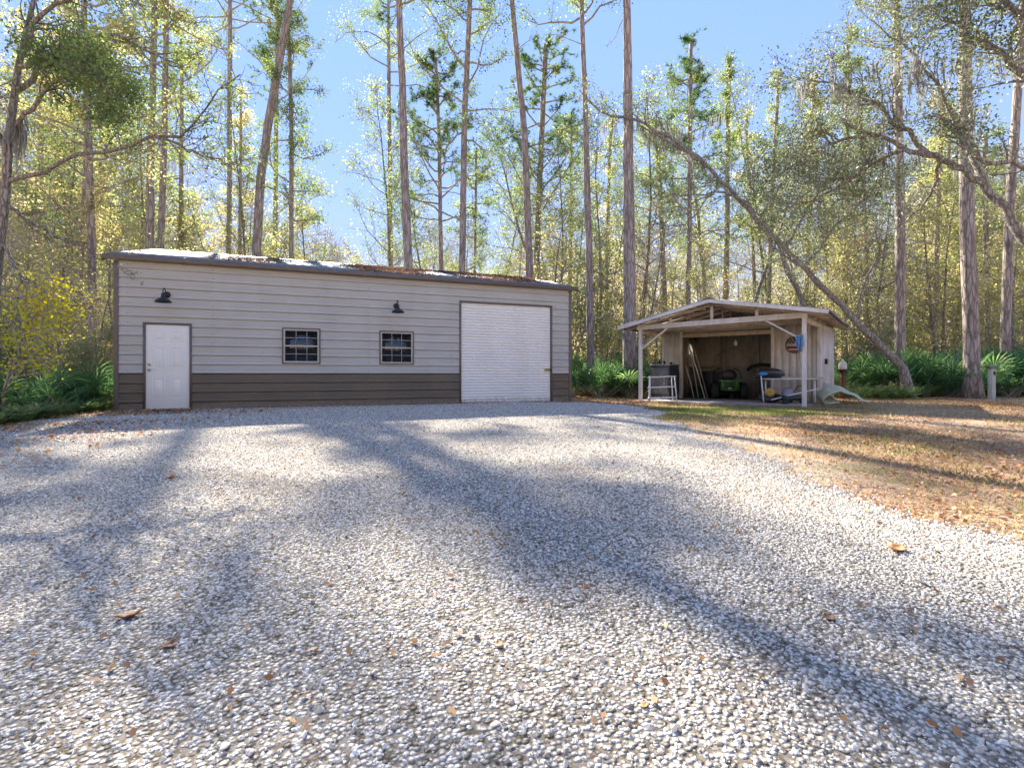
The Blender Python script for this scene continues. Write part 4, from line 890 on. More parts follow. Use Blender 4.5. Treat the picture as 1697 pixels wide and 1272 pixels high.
# ------------------------------------------------------------------ trees
def grow(rg, p, d, L, n, wander, lift):
    pts = [np.array(p, float)]; d = np.array(d, float); d /= np.linalg.norm(d)
    for i in range(n):
        d = d + rg.normal(0, wander, 3); d[2] += lift; d /= np.linalg.norm(d)
        pts.append(pts[-1] + d * L / n)
    return np.array(pts)
def at(pts, t):
    n = len(pts) - 1; f = min(max(t, 0), .9999) * n; i = int(f); return pts[i] + (pts[i+1] - pts[i]) * (f - i), pts[i+1] - pts[i]
class Tree:
    def __init__(s, seed): s.rg = np.random.default_rng(seed); s.w = MB(); s.b = MB(); s.l = MB(); s.m = MB(); s.lc = []; s.moss_pts = []
    def limb(s, pts, r0, r1, sides=8, power=1.0, main=False):
        n = len(pts); r = r0 + (r1 - r0) * np.linspace(0, 1, n)**power
        (s.w if main else s.b).tube(pts, r, sides)
    def bough(s, pts, r0, r1, nsub, sublen, ntw, twl, nleaf, spread=.18, t0=.25, lift=.06, wander=.22, sides=6, up=.3, main=False, droop=0):
        """a limb with side branches, twigs and leaf positions"""
        rg = s.rg; s.limb(pts, r0, r1, sides, main=main)
        for j in range(nsub):
            t = t0 + (1 - t0) * (j + rg.random()) / nsub; p, d = at(pts, t); d = d / (np.linalg.norm(d) + 1e-9)
            q = rand_unit(rg, 1)[0]; q -= (q @ d) * d; q /= np.linalg.norm(q); dd = d * .6 + q * .9; dd[2] += up - droop
            L2 = sublen * rg.uniform(.5, 1.2) * (1.15 - .5*t); rr = max(.008, (r0 + (r1 - r0)*t) * .5); rr = min(rr, .035)
            sp = grow(rg, p, dd, L2, 5, wander, lift - droop*.15); s.b.tube(sp, np.linspace(rr, .005, 6), 4, caps=False)
            for k in range(ntw):
                t2 = .2 + .8 * (k + rg.random()) / ntw; p2, d2 = at(sp, t2); dd2 = d2/(np.linalg.norm(d2)+1e-9) + rand_unit(rg, 1)[0]*1.1
                tp = grow(rg, p2, dd2, twl * rg.uniform(.5, 1.3), 3, .3, 0.02 - droop*.1); s.b.tube(tp, [.007, .006, .004, .003], 3, caps=False)
                if nleaf:
                    m = rg.poisson(nleaf) if nleaf > 1 else (1 if rg.random() < nleaf else 0)
                    if m:
                        f = rg.random(m)**.7 * 2.999; i = f.astype(int); fr = (f - i)[:, None]
                        s.lc.append(tp[i]*(1 - fr) + tp[i+1]*fr + rg.normal(0, spread, (m, 3)))
                if droop and rg.random() < .0: s.moss_pts.append(tp[-1])
    def leaves(s, size, wid=.30, jit=.35):
        if s.lc:
            C = np.concatenate(s.lc); leaf_quads(s.l, C, size * s.rg.uniform(1-jit, 1+jit, len(C)), s.rg, wid=wid)
    def tufts(s, C, nn=14, L=.22, w_=.011, up=.35):
        rg = s.rg; C = np.repeat(C, nn, 0); d = rand_unit(rg, len(C)); d[:, 2] += up; d /= np.linalg.norm(d, axis=1, keepdims=True)
        q = np.cross(d, rand_unit(rg, len(C))); q /= np.linalg.norm(q, axis=1, keepdims=True)
        l = L * rg.uniform(.7, 1.2, (len(C), 1)); s.l.add(np.stack([C - q*w_, C + q*w_, C + d*l + np.array([0, 0, -.1])*l], 1).reshape(-1, 3), t=np.arange(len(C)*3).reshape(-1, 3))
    def moss(s, pts, L=.7, n=10):
        rg = s.rg
        for p in pts:
            ll = L * rg.uniform(.4, 1.3)
            for k in range(n):
                a = p + rg.normal(0, .07, 3); l2 = ll * rg.uniform(.4, 1); m = 4
                xs = np.linspace(0, 1, m)[:, None]; off = rg.normal(0, .03, (m, 3)); off[0] = 0; off[:, 2] = 0
                c = a + xs*np.array([0, 0, -l2]) + off; h = np.array([math.cos(k), math.sin(k), 0]) * .014 * np.array([1, 1.2, .8, .2])[:, None]
                s.m.grid(np.stack([c[:, 0]-h[:, 0], c[:, 0]+h[:, 0]], 1), np.stack([c[:, 1]-h[:, 1], c[:, 1]+h[:, 1]], 1), np.stack([c[:, 2], c[:, 2]], 1))
    def finish(s, name, loc, bark_m, leaf_m, label, cat='tree', group=None, origin=None):
        """parts are stored relative to the tree's base"""
        root = empty(name, loc, 0, label, cat, group); o3 = np.array(loc, float)
        for mb, nm, mt, smo in ((s.w, 'trunk', bark_m, True), (s.b, 'branches', MAT['twig'] if bark_m is not MAT['oak_bark'] else MAT['oak_bark'], False), (s.l, 'crown', leaf_m, False), (s.m, 'moss', MAT['moss'], False)):
            if mb.n:
                mb.V = [v - (o3 if origin is None else origin) for v in mb.V]; mb.build(nm, mt, root, smooth=smo)
        return root

def trunk_from_px(base_px, pts_px, Z, H, wb, wt, rg, n=22, dz=0.0):
    """trunk polyline through photo points (px,py) at distance Z, prolonged straight to height H"""
    pts = [P(a, b, Z) for a, b in pts_px]
    b0 = P(base_px, 620, Z); b0[2] = float(gz(b0[0], b0[1])) - .1
    pts = [b0] + pts; pts = np.array(pts)
    if pts[-1][2] < H:
        d = (pts[-1] - pts[-2]); d = d / d[2]; pts = np.vstack([pts, pts[-1] + d*(H - pts[-1][2])])
    zz = np.linspace(pts[0][2], pts[-1][2], n); out = np.stack([np.interp(zz, pts[:, 2], pts[:, i]) for i in range(3)], -1)
    out[2:-1, :2] += rg.normal(0, .02, (n - 3, 2)).cumsum(0) * .5
    hy = CAMZ + (HY - 70) * Z / F
    r = np.interp(zz, [pts[0][2], pts[0][2] + .5, pts[0][2] + 1.6, hy, H], [wb*1.5, wb*1.12, wb, wt, wt*.25]) * Z / F / 2
    return out, r

def pine(seed, base_px, pts_px, Z, H, wb, wt, crown0, label, nb=26, L=2.6, low=0, group=None, leafm='needle', name='pine_tree', lowleaf=4):
    t = Tree(seed); rg = t.rg; pts, r = trunk_from_px(base_px, pts_px, Z, H, wb, wt, rg)
    t.w.tube(pts, r, 14)
    C = []
    H0 = pts[0][2]
    for i in range(nb):
        f = crown0 + (1 - crown0) * (i + rg.random()) / nb; p, d = at(pts, f); a = i * 2.4 + rg.uniform(-.5, .5)
        ll = L * (1.15 - .85*((f - crown0)/(1 - crown0))) * rg.uniform(.55, 1.2)
        bp = grow(rg, p, (math.cos(a), math.sin(a), rg.uniform(-.1, .6)), ll, 6, .22, .05); rr = np.interp(f, [0, 1], [r[0], r[-1]])
        t.b.tube(bp, np.linspace(min(.05, rr*.5 + .012), .010, 7), 5, caps=False)
        for j in range(7):
            u = .3 + .7*(j + rg.random())/7; q, dq = at(bp, u); sp = grow(rg, q, dq/np.linalg.norm(dq)*.7 + rand_unit(rg, 1)[0]*.8 + np.array([0, 0, .25]), ll*.30*rg.uniform(.5, 1.3), 3, .2, .1)
            t.b.tube(sp, [.014, .011, .008, .006], 3, caps=False)
            for v in np.linspace(.25, 1, 4): C.append(at(sp, v)[0] + rg.normal(0, .05, 3))
        C.append(bp[-1])
    if H > 20.5:              # extra leafy clumps added on the high branches to dapple the drive
        hi = [c for c in C if c[2] > 16.8]
        if hi:
            hi = np.array(hi); sel = hi[rg.choice(len(hi), min(len(hi), 32), replace=False)]
            rad = rg.uniform(.13, .32, len(sel)); q = np.repeat(sel, 32, 0) + rg.normal(0, 1, (len(sel)*32, 3))*np.repeat(rad, 32)[:, None]
            if leafm == 'needle': t.tufts(q, 5, .24, .016)
            else: t.lc.append(np.repeat(q, 3, 0) + rg.normal(0, .08, (len(q)*3, 3)))
    for i in range(low):      # short dead stubs and twigs lower down
        f = rg.uniform(.18, crown0); p, d = at(pts, f); a = rg.uniform(0, 6.28)
        bp = grow(rg, p, (math.cos(a), math.sin(a), rg.uniform(.0, .6)), rg.uniform(.5, 2.0), 5, .25, .03)
        t.bough(bp, .022, .008, 4, .5, 3, .3, lowleaf if leafm != 'needle' else 0, .1)
    hi = [c for c in C if c[2] > 12.5]
    if leafm == 'needle':
        t.tufts(np.array(C))
        if hi: hi = np.array(hi)[::3]; t.tufts(hi + rg.normal(0, .1, hi.shape), 16, .26, .014)
    else:
        C = np.array(C); C = np.repeat(C, 13, 0); t.lc.append(C + rg.normal(0, .17, C.shape)); t.leaves(.09)
    root = t.finish(name, pts[0] + np.array([0, 0, .1]), MAT['pine_bark'], MAT[leafm], label, 'tree', group)
    return root

def decid_proto(seed, H, r, base, spread, nb, nsub, ntw, nleaf, leafs, bark_m, leaf_m, name, label, group, stems=1, sublen=1.1, twl=.45, lsp=.16, lean=.04, conical=.6, cat='tree'):
    t = Tree(seed); rg = t.rg
    for s_ in range(stems):
        d = np.array([rg.normal(0, lean + .1*(stems > 1)), rg.normal(0, lean + .1*(stems > 1)), 1.]); hh = H * (1 if s_ == 0 else rg.uniform(.65, .95))
        tp = grow(rg, (rg.normal(0, .12*(stems > 1)), rg.normal(0, .12*(stems > 1)), -.1), d, hh, 14, .05, .03)
        rr = r * (1 if s_ == 0 else .7)
        t.w.tube(tp, np.interp(np.linspace(0, 1, 15), [0, .08, 1], [rr*1.25, rr, .012]), 8)
        for i in range(nb // stems + 1):
            f = base + (.98 - base) * (i + rg.random()) / (nb // stems + 1); p, _ = at(tp, f); a = i*2.4 + rg.uniform(-.6, .6)
            g = (f - base)/(1 - base); ll = spread * ((1 - g)**conical * .8 + .25) * rg.uniform(.6, 1.2)
            bp = grow(rg, p, (math.cos(a), math.sin(a), rg.uniform(.15, .9)), ll, 6, .16, .05)
            t.bough(bp, max(.012, rr*(1 - f)*.5 + .01), .007, nsub, sublen*(.5 + ll/spread*.6), ntw, twl, nleaf, lsp, sides=5)
    t.leaves(leafs)
    return t.finish(name, (0, 0, 0), bark_m, leaf_m, label, cat, group, origin=np.zeros(3))

def clear(px, Z):   # keep trees out of the buildings
    x = (px - CX)*Z/F
    gx = (x + 9.32)*.931 + (Z - 11.83)*.365; gy = -(x + 9.32)*.365 + (Z - 11.83)*.931
    sx = (x - 4.16)*.766 - (Z - 16.3)*.643; sy = (x - 4.16)*.643 + (Z - 16.3)*.766
    return not (-.6 < gx < 12.9 and -1 < gy < 8.4) and not (-1.4 < sx < 6 and -1 < sy < 6.4)

# ---- prototypes and their copies: the woods behind
def scatter(protos, specs, seed, jit=(.85, 1.15)):
    """specs: (px, Z, height); first uses move the prototype itself"""
    rg = np.random.default_rng(seed); used = [False]*len(protos)
    k = 0
    for px, Z, H in specs:
        if not clear(px, Z): continue
        i = int(rg.integers(len(protos))) if k >= len(protos) else k; k += 1
        root, H0 = protos[i]; x = (px - CX)*Z/F; z = float(gz(x, Z)); sc = H / H0 * rg.uniform(*jit); w_ = sc * rg.uniform(.85, 1.2) if sc > 1 else max(sc, .6)*rg.uniform(.9, 1.2)
        rz = rg.uniform(0, 6.28)
        if not used[i]: root.location = (x, Z, z); root.rotation_euler = (0, 0, rz); root.scale = (w_, w_, sc); used[i] = True
        else: dup(root, (x, Z, z), rz, (w_, w_, sc))
    for i, u in enumerate(used):
        if not u: print('unused proto', protos[i][0].name)

TL = 'understory tree with thin yellow green leaves in the woods behind the buildings'
Y1 = [(decid_proto(100 + i, 8.5, .07, .18, 2.2, 16, 7, 4, 5.4, .10, MAT['grey_bark'], MAT['yellow'], 'understory_tree', TL, 'yellow green understory trees', sublen=.95), 8.5) for i in range(3)]
OL = 'slender olive green tree rising among the trunks of the woods'
O1 = [(decid_proto(120 + i, 15, .10, .38, 2.6, 24, 7, 4, 5.2, .105, MAT['grey_bark'], MAT['olive' if i else 'green'], 'slender_tree', OL, 'slender olive trees of the woods', sublen=1.0), 15) for i in range(3)]
BL = 'bare grey twiggy tree with few tan leaves in the woods'
B1 = [(decid_proto(140 + i, 12, .085, .2, 2.6, 26, 8, 5, .7, .09, MAT['grey_bark'], MAT['tan'], 'bare_tree', BL, 'bare grey trees of the woods', sublen=1.2, twl=.7, conical=.4), 12) for i in range(3)]
SL_ = 'leafy thicket shrub filling the lower edge of the woods'
S1 = [(decid_proto(160 + i, 3.2, .03, .02, 1.3, 26, 6, 4, 4.6, .062, MAT['twig'], MAT[('olive', 'green', 'yellow')[i]], 'thicket_shrub', SL_, 'thicket shrubs at the edge of the woods', stems=4, sublen=.6, twl=.3, lsp=.12, cat='shrub'), 3.2) for i in range(3)]

rs = np.random.default_rng(77)
TOPX = [-60, 190, 330, 470, 520, 600, 700, 840, 900, 1040, 1200, 1400, 1760]
TOPY = [270, 300, 290, 330, 330, 370, 385, 400, 330, 380, 390, 330, 250]
def topz(px, Z, off=0): return CAMZ + (HY - np.interp(px, TOPX, TOPY) - off) * Z / F
sp = []
for i in range(58):
    px = -80 + 1860*(i + rs.random())/58; Z = rs.uniform(24, 40); sp.append((px, Z, topz(px, Z, rs.uniform(10, 95))))
for i in range(8):     # left thicket, nearer
    px = rs.uniform(-160, 185); Z = rs.uniform(11.5, 22); sp.append((px, Z, min(9, topz(px, Z, rs.uniform(20, 180)))))
for i in range(16):     # right, behind the palmettos
    px = rs.uniform(1380, 1800); Z = rs.uniform(23, 32); sp.append((px, Z, topz(px, Z, rs.uniform(20, 160))))
scatter(Y1, sp, 1)
sp = []
OY = lambda px: np.interp(px, [-60, 330, 470, 500, 650, 680, 840, 900, 1180, 1260, 1450, 1760], [60, 60, 120, 360, 370, 320, 330, 160, 230, 160, 120, 60])
for i in range(30):
    px = -80 + 1860*(i + rs.random())/30; Z = rs.uniform(28, 48); top = OY(px) + rs.uniform(0, 120)
    sp.append((px, Z, CAMZ + (HY - top)*Z/F))
for px, Z, top in ((905, 27, 150), (935, 28, 220), (1000, 28, 120), (1075, 30, 170), (658, 27, 190), (690, 30, 300), (1180, 32, 110), (1230, 30, 100), (1290, 33, 120), (820, 33, 260), (700, 29, 130)): sp.append((px, Z, CAMZ + (HY - top)*Z/F))
for i in range(5):
    px = rs.uniform(-80, 190); Z = rs.uniform(16, 26); sp.append((px, Z, CAMZ + (HY - OY(px) - rs.uniform(0, 150))*Z/F))
scatter(O1, sp, 2, (.82, 1.0))
sp = []
for i in range(46):
    px = -80 + 1860*(i + rs.random())/46; Z = rs.uniform(25, 48); top = np.interp(px, [-60, 400, 520, 640, 860, 1000, 1200, 1400, 1760], [120, 240, 400, 360, 330, 330, 330, 260, 200]) + rs.uniform(0, 90)
    sp.append((px, Z, CAMZ + (HY - top)*Z/F))
for i in range(5): px = rs.uniform(-60, 185); Z = rs.uniform(12, 22); sp.append((px, Z, rs.uniform(6, 10)))
scatter(B1, sp, 3)
sp = []
for i in range(48):
    px = -80 + 1900*(i + rs.random())/48; Z = rs.uniform(22.5, 32); sp.append((px, Z, rs.uniform(2.2, 4.4)))
for i in range(16): px = rs.uniform(-120, 186); Z = rs.uniform(9.2, 19) if px < 60 else rs.uniform(12.2, 19); sp.append((px, Z, rs.uniform(1.2, 3.0)))
for i in range(12): px = 880 + 900*(i + rs.random())/12; Z = rs.uniform(24, 34); sp.append((px, Z, rs.uniform(3.5, 6.5)))
for i in range(7): px = rs.uniform(-80, 640); Z = rs.uniform(22, 34); sp.append((px, Z, rs.uniform(4.5, 8)))
scatter(S1, sp, 4)

# ---- far woods: one mass beyond the countable trees
t = Tree(900); rg = t.rg
for i in range(520):
    a = rg.uniform(-.98, .98); Z = rg.uniform(46, 78); x = a*1.12*Z; H = rg.uniform(7, 14) * (1 + .25*math.sin(a*9))
    if -.40 < a < -.24: H *= .75
    tp = grow(rg, (x, Z, float(gz(x, Z))), (0, 0, 1), H, 6, .08, .05); t.b.tube(tp, np.linspace(rg.uniform(.06, .16), .02, 7), 4, caps=False)
    m = 260; f = .08 + .9*rg.random(m); c = np.array([at(tp, q)[0] for q in f]); g = rg.normal(0, 1, (m, 3)) * (1.5*(1.15 - f))[:, None]
    # clumps
    cl = rg.integers(0, 22, m); cc = rg.normal(0, .9, (22, 3)); t.lc.append(c + g*.55 + cc[cl]*.9)
t.leaves(.24)
mbw = MB(); mbw.V = t.b.V + [v for v in t.l.V]; 
wroot = MB(); wroot.V = list(t.b.V); wroot.Q = list(t.b.Q); wroot.n = t.b.n
lq = leafmat('far_leaves', [(.22, .22, .09), (.44, .38, .18), (.62, .50, .24), (.60, .50, .36), (.70, .56, .30)], .5)
o = wroot.build('far_woods', MAT['grey_bark']); me = o.data
wl = MB(); nv = len(me.vertices)
for mb_ in (t.l,):
    q = MB(); q.V = mb_.V; q.Q = mb_.Q; q.n = mb_.n
wall = MB(); wall.V = t.b.V + t.l.V; wall.Q = t.b.Q + [a + t.b.n for a in t.l.Q]; wall.n = t.b.n + t.l.n
nb_ = sum(len(a) for a in t.b.Q)
me2 = wall.mesh('far_woods'); me2.materials.append(MAT['grey_bark']); me2.materials.append(lq)
mi = np.zeros(len(me2.polygons), np.int32); mi[nb_:] = 1; me2.polygons.foreach_set('material_index', mi)
o.data = me2; bpy.data.meshes.remove(me)
tagit(o, 'far off mass of thin trees closing the view behind the nearer woods', 'woods', kind='stuff')

# ---- woods behind the viewer, seen mirrored in the garage windows
t = Tree(901); rg = t.rg
for i in range(230):
    x = rg.uniform(-22, 34); yb = rg.uniform(-30, -17); H = rg.uniform(6, 15); tp = grow(rg, (x, yb, -.4), (0, 0, 1), H, 6, .08, .05); t.b.tube(tp, np.linspace(rg.uniform(.1, .22), .03, 7), 5, caps=False)
    m = 420; f = .0 + .98*rg.random(m); c = np.array([at(tp, q)[0] for q in f]); cl = rg.integers(0, 26, m); cc = rg.normal(0, 1.4, (26, 3)); t.lc.append(c + rg.normal(0, .45, (m, 3)) + cc[cl])
t.leaves(.32)
wall = MB(); wall.V = t.b.V + t.l.V; wall.Q = t.b.Q + [a + t.b.n for a in t.l.Q]; wall.n = t.b.n + t.l.n; nb_ = sum(len(a) for a in t.b.Q)
me2 = wall.mesh('rear_woods'); me2.materials.append(MAT['grey_bark']); me2.materials.append(MAT['tan']); mi = np.zeros(len(me2.polygons), np.int32); mi[nb_:] = 1; me2.polygons.foreach_set('material_index', mi)
o = bpy.data.objects.new('rear_woods', me2); COL.objects.link(o); tagit(o, 'woods on the viewer side, seen only as dark reflections in the garage windows', 'woods', kind='stuff')

# ---- the tall trunks one can tell apart
pine(201, 424, [(424, 420), (430, 300), (446, 190), (468, 72)], 24, 24.5, 15, 12, .80, 'tall pine leaning right behind the left half of the garage, mossy at mid height', low=9, leafm='olive', nb=24, L=3.6)
pine(202, 482, [(482, 420), (481, 200), (479, 120)], 25, 19.0, 8, 6, .45, 'slim pine just right of the leaning pine, against open sky', nb=26, L=2.3, leafm='green', low=4)
pine(203, 677, [(676, 440), (668, 200), (663, 70)], 22, 24, 16, 11, .70, 'thick bare pine trunk behind the middle of the garage roof', low=1, nb=26, L=3.8)
pine(204, 732, [(731, 445), (726, 250), (722, 120)], 26, 17.2, 8, 5, .50, 'slender pine with a feathery green crown, second behind the garage middle', nb=38, L=3.6, low=5)
pine(205, 764, [(764, 445), (769, 200), (776, 70)], 23, 22, 12, 9, .52, 'pine with long side limbs forking near the picture top, above the roll-up door edge', nb=24, L=3.8, leafm='green', low=6)
pine(206, 787, [(786, 445), (788, 280)], 27, 13, 5, 3, .45, 'thin sparse sapling just right of the long-limbed pine', nb=14, L=1.6, leafm='olive', low=6)
pine(207, 881, [(877, 430), (868, 220), (853, 70)], 22, 24, 14, 9, .72, 'tall bare pine leaning left above the roll-up door', low=2)
pine(208, 888, [(889, 430), (894, 280), (900, 150)], 27, 18.5, 11, 8, .50, 'shorter green crowned pine right behind the left-leaning bare pine', nb=40, L=3.8, low=8)
pine(209, 980, [(979, 600), (976, 400), (966, 70)], 21, 23, 13, 8, .66, 'narrow bare pine just right of the garage corner', low=10, leafm='olive')
pine(210, 1044, [(1043, 600), (1043, 400), (1041, 70)], 19.5, 24, 23, 14, .74, 'thickest straight pine standing between the garage and the shed', low=2)
pine(211, 1104, [(1102, 500), (1094, 330), (1087, 230)], 30, 16, 9, 7, .60, 'grey leaning pine behind the left slope of the shed roof', low=6, leafm='olive')
pine(212, 1139, [(1139, 500), (1141, 330), (1143, 180)], 27, 18.6, 8, 6, .45, 'dark slim pine with open green crown above the shed peak', nb=34, L=3.2, low=6)
pine(213, 1491, [(1491, 570), (1490, 350), (1486, 110)], 20, 22, 15.5, 12, .60, 'light barked pine right of the slanting oak', low=5, leafm='oakleaf')
pine(214, 1612, [(1609, 575), (1600, 350), (1598, 180)], 18.5, 23, 22, 17, .62, 'thickest light pine trunk at the right of the picture', low=3, leafm='oakleaf')
pine(215, 1668, [(1665, 570), (1672, 350), (1686, 150)], 20, 22, 14, 11, .6, 'pale pine trunk leaning right at the right picture edge', low=3, leafm='olive')
pine(216, 240, [(245, 410), (247, 250), (252, 70)], 21, 23, 14, 9, .60, 'left of two close grey trunks behind the garage left corner', low=7, leafm='olive')
pine(217, 268, [(266, 410), (272, 250), (276, 70)], 22, 22, 11, 8, .60, 'right of two close grey trunks behind the garage left corner', low=7, leafm='yellow')
pine(218, 152, [(152, 600), (152, 400), (148, 240)], 16, 17, 13, 9, .45, 'mottled trunk rising from the thicket left of the garage', low=8, leafm='yellow')
pine(219, 128, [(128, 620), (132, 480), (140, 300)], 17, 13, 7, 5, .4, 'thinner dark trunk just left of the mottled trunk', low=10, leafm='yellow')
pine(230, 378, [(379, 420), (381, 100)], 31, 29, 8, 7, .76, 'added tall tree with high shading crown left of the leaning pine, beyond the garage', nb=34, L=4.4, leafm='olive', name='forest_tree')  # tree added so its high crown shades the near middle of the drive
pine(231, 452, [(455, 420), (458, 100)], 34, 29, 8, 6, .66, 'added tall far tree between the leaning pine and the slim pine, its crown shading the drive', nb=26, L=4.0, name='forest_tree')  # added for the shadow patches its high crown throws on the gravel
pine(232, 650, [(648, 420), (644, 100)], 32, 28, 8, 6, .68, 'added tall far tree just left of the thick bare pine, its crown shading the drive', nb=26, L=4.0, leafm='olive', name='forest_tree')  # another added tree, its wide crown breaks up the sun on the drive
for i, (px, top, Z, wb, lab) in enumerate([
    (298, (300, 120), 30, 8, 'thin trunk above the left end of the garage roof, right of the twin trunks'),
    (395, (398, 200), 32, 6, 'thin trunk just left of the leaning pine'),
    (60, (66, 150), 22, 11, 'brown trunk in the thicket near the left picture edge'),
    (942, (946, 260), 33, 6, 'thin trunk at the far side of the garage right corner'),
    (1003, (1010, 260), 32, 7, 'thin curved trunk between the two bare pines right of the garage'),
    (1199, (1206, 170), 34, 10, 'ivy covered yellowish trunk above the right slope of the shed roof'),
    (1268, (1290, 140), 32, 8, 'dark trunk bending right beyond the shed'),
    (1330, (1345, 220), 34, 7, 'thin pale trunk behind the slanting oak'),
    (1398, (1404, 120), 30, 10, 'brown trunk half way between slanting oak and light pine'),
    (1440, (1428, 250), 28, 8, 'dark crooked trunk just left of the light barked pine'),
    (1548, (1556, 230), 30, 9, 'thin pale trunk between the light pine and the thickest pine'),
    (1580, (1571, 200), 33, 8, 'narrow grey trunk just left of the thickest pine'),
    (1640, (1632, 260), 27, 9, 'narrow crooked trunk between the two rightmost pines'),
    (1255, (1240, 260), 36, 6, 'far thin leaning trunk right of the shed peak')]):
    Hh = CAMZ + (HY - top[1] + rs.uniform(20, 90))*Z/F
    pine(240 + i, px, [((px + top[0])/2 + rs.uniform(-3, 3), (560 + top[1])/2), top], Z, Hh, wb, wb*.6, .42, lab, nb=16, L=2.0, low=5, leafm=['olive', 'yellow', 'green'][i % 3], name='forest_tree')

# ---- slanting live oak right of the shed
t = Tree(300); Z0 = 19.0
path = [(1497, 612, 18.4), (1470, 585, 18.5), (1440, 555, 18.6), (1385, 498, 18.8), (1300, 410, 19), (1255, 365, 19), (1212, 318, 19.1), (1168, 272, 19.2), (1130, 247, 19.2), (1085, 224, 19.2), (1060, 208, 19.3)]
pts = np.array([P(a, b, c) for a, b, c in path]); pts = np.vstack([[pts[0][0] + .25, pts[0][1], -.1], pts])
q = np.linspace(0, len(pts) - 1, 44); pts = np.stack([np.interp(q, range(len(pts)), pts[:, i]) for i in range(3)], -1); pts[1:-1] += t.rg.normal(0, .025, pts[1:-1].shape)
t.w.tube(pts, np.interp(np.linspace(0, 1, 44), [0, .1, .5, .8, 1], [.23, .15, .085, .055, .025]), 14)
def pxb(t, pl, Z, r0, r1, nsub, sublen, ntw, twl, nl, sp_=.16, main=False, up=.3, t0=.2, n=14):
    pts = np.array([P(a, b, (Z if np.isscalar(Z) else np.interp(i, [0, len(pl)-1], Z))) for i, (a, b) in enumerate(pl)])
    q = np.linspace(0, len(pts) - 1, n); pts = np.stack([np.interp(q, range(len(pts)), pts[:, i]) for i in range(3)], -1); pts[1:] += t.rg.normal(0, .04, pts[1:].shape)
    t.bough(pts, r0, r1, nsub, sublen, ntw, twl, nl, sp_, t0=t0, main=main, up=up); return pts
pxb(t, [(1170, 275), (1120, 235), (1060, 200), (1000, 190), (960, 150)], 19.2, .10, .02, 20, 1.2, 5, .5, 7)
pxb(t, [(1260, 370), (1230, 330), (1190, 318), (1140, 325), (1080, 320)], 19, .06, .015, 16, 1.1, 4, .5, 6)
pxb(t, [(1300, 410), (1340, 340), (1390, 280), (1440, 240)], (19, 17.5), .07, .015, 28, 1.6, 6, .5, 17)
pxb(t, [(1385, 495), (1330, 440), (1290, 420), (1250, 330), (1240, 300)], (18.8, 18), .06, .015, 20, 1.2, 5, .5, 13)
pxb(t, [(1330, 445), (1380, 380), (1430, 330), (1500, 300)], (19, 17.5), .06, .015, 30, 1.5, 6, .5, 17)
pxb(t, [(1250, 370), (1300, 300), (1330, 260), (1370, 210)], (19, 18), .07, .015, 24, 1.4, 6, .5, 15)
pxb(t, [(1420, 535), (1430, 470), (1460, 420), (1450, 380)], (18.7, 18), .06, .015, 14, 1.2, 5, .5, 7)
t.leaves(.085)
t.moss([pts[i] for i in range(26, 44, 1)] + [P(1000 + 18*i, 195 + t.rg.uniform(-10, 30), 19.2) for i in range(12)], .8, 9)
t.finish('live_oak', (pts[0][0], pts[0][1], 0), MAT['oak_bark'], MAT['oakleaf'], 'slanting live oak leaning left over the shed, its trunk rising from the palmettos', 'tree')
# second slanting stem beyond it
t = Tree(301); pts = pxb(t, [(1345, 600), (1330, 500), (1290, 400), (1262, 380), (1240, 330)], 23, .15, .06, 8, 1.5, 4, .5, 5, main=True); pts[0][2] = 0
t.leaves(.09); t.finish('oak_tree', (pts[0][0], pts[0][1], 0), MAT['oak_bark'], MAT['olive'], 'darker leaning stem just behind the slanting oak above the shed roof', 'tree')

# ---- big live oak off to the right, limb sweeping into the picture
t = Tree(310); base = np.array([14.6, 11.6, -.1]); crotch = np.array([14.3, 11.7, 3.4])
t.w.tube(np.array([base, base + [.0, 0, .4], (base + crotch)/2 + [.1, 0, 0], crotch]), [.55, .42, .36, .32], 14)
l1 = np.array([crotch] + [P(a, b, c) for a, b, c in ((1725, 440, 11.8), (1697, 395, 12), (1655, 335, 12.2), (1615, 295, 12.4), (1580, 277, 12.5), (1545, 258, 12.6), (1500, 247, 12.8), (1455, 225, 13), (1400, 205, 13.2))])
q = np.linspace(0, len(l1)-1, 30); l1 = np.stack([np.interp(q, range(len(l1)), l1[:, i]) for i in range(3)], -1); l1[1:-1] += t.rg.normal(0, .03, l1[1:-1].shape)
t.limb(l1, .13, .035, 12, main=True)
for pl, Z, r0, ns, sl_, nl in [
    ([(1560, 262), (1500, 220), (1450, 170), (1380, 140), (1310, 130)], (12.6, 14), .07, 36, 1.4, 17),
    ([(1500, 247), (1460, 260), (1410, 300), (1350, 330), (1290, 350)], (12.8, 14.5), .06, 34, 1.4, 17),
    ([(1455, 225), (1400, 230), (1330, 260), (1270, 300)], (13, 14.5), .05, 28, 1.3, 16),
    ([(1640, 320), (1600, 240), (1560, 150), (1500, 80), (1440, 30)], (12.3, 14), .08, 36, 1.4, 15),
    ([(1750, 300), (1697, 272), (1620, 262), (1590, 225), (1560, 190)], (11, 12), .07, 16, 1.0, 9),
    ([(1760, 200), (1690, 120), (1620, 60), (1540, 20)], (10.5, 11.5), .09, 32, 1.3, 15),
    ([(1800, 120), (1700, 30), (1600, -50), (1480, -90)], (10, 12), .09, 30, 1.5, 14),
    ([(1560, 262), (1540, 330), (1500, 370), (1440, 400)], (12.6, 14), .04, 12, 1.0, 5)]:
    pxb(t, pl, Z, r0, .012, ns, sl_, 6, .45, nl)
t.leaves(.072)
for a, b, c in ((crotch, P(1750, 300, 11), .2), (crotch, P(1760, 200, 10.5), .2), (crotch, P(1800, 120, 10), .2)): t.limb(np.array([a, (np.array(a) + b)/2 + [.2, 0, .1], b]), c, .09, 10)
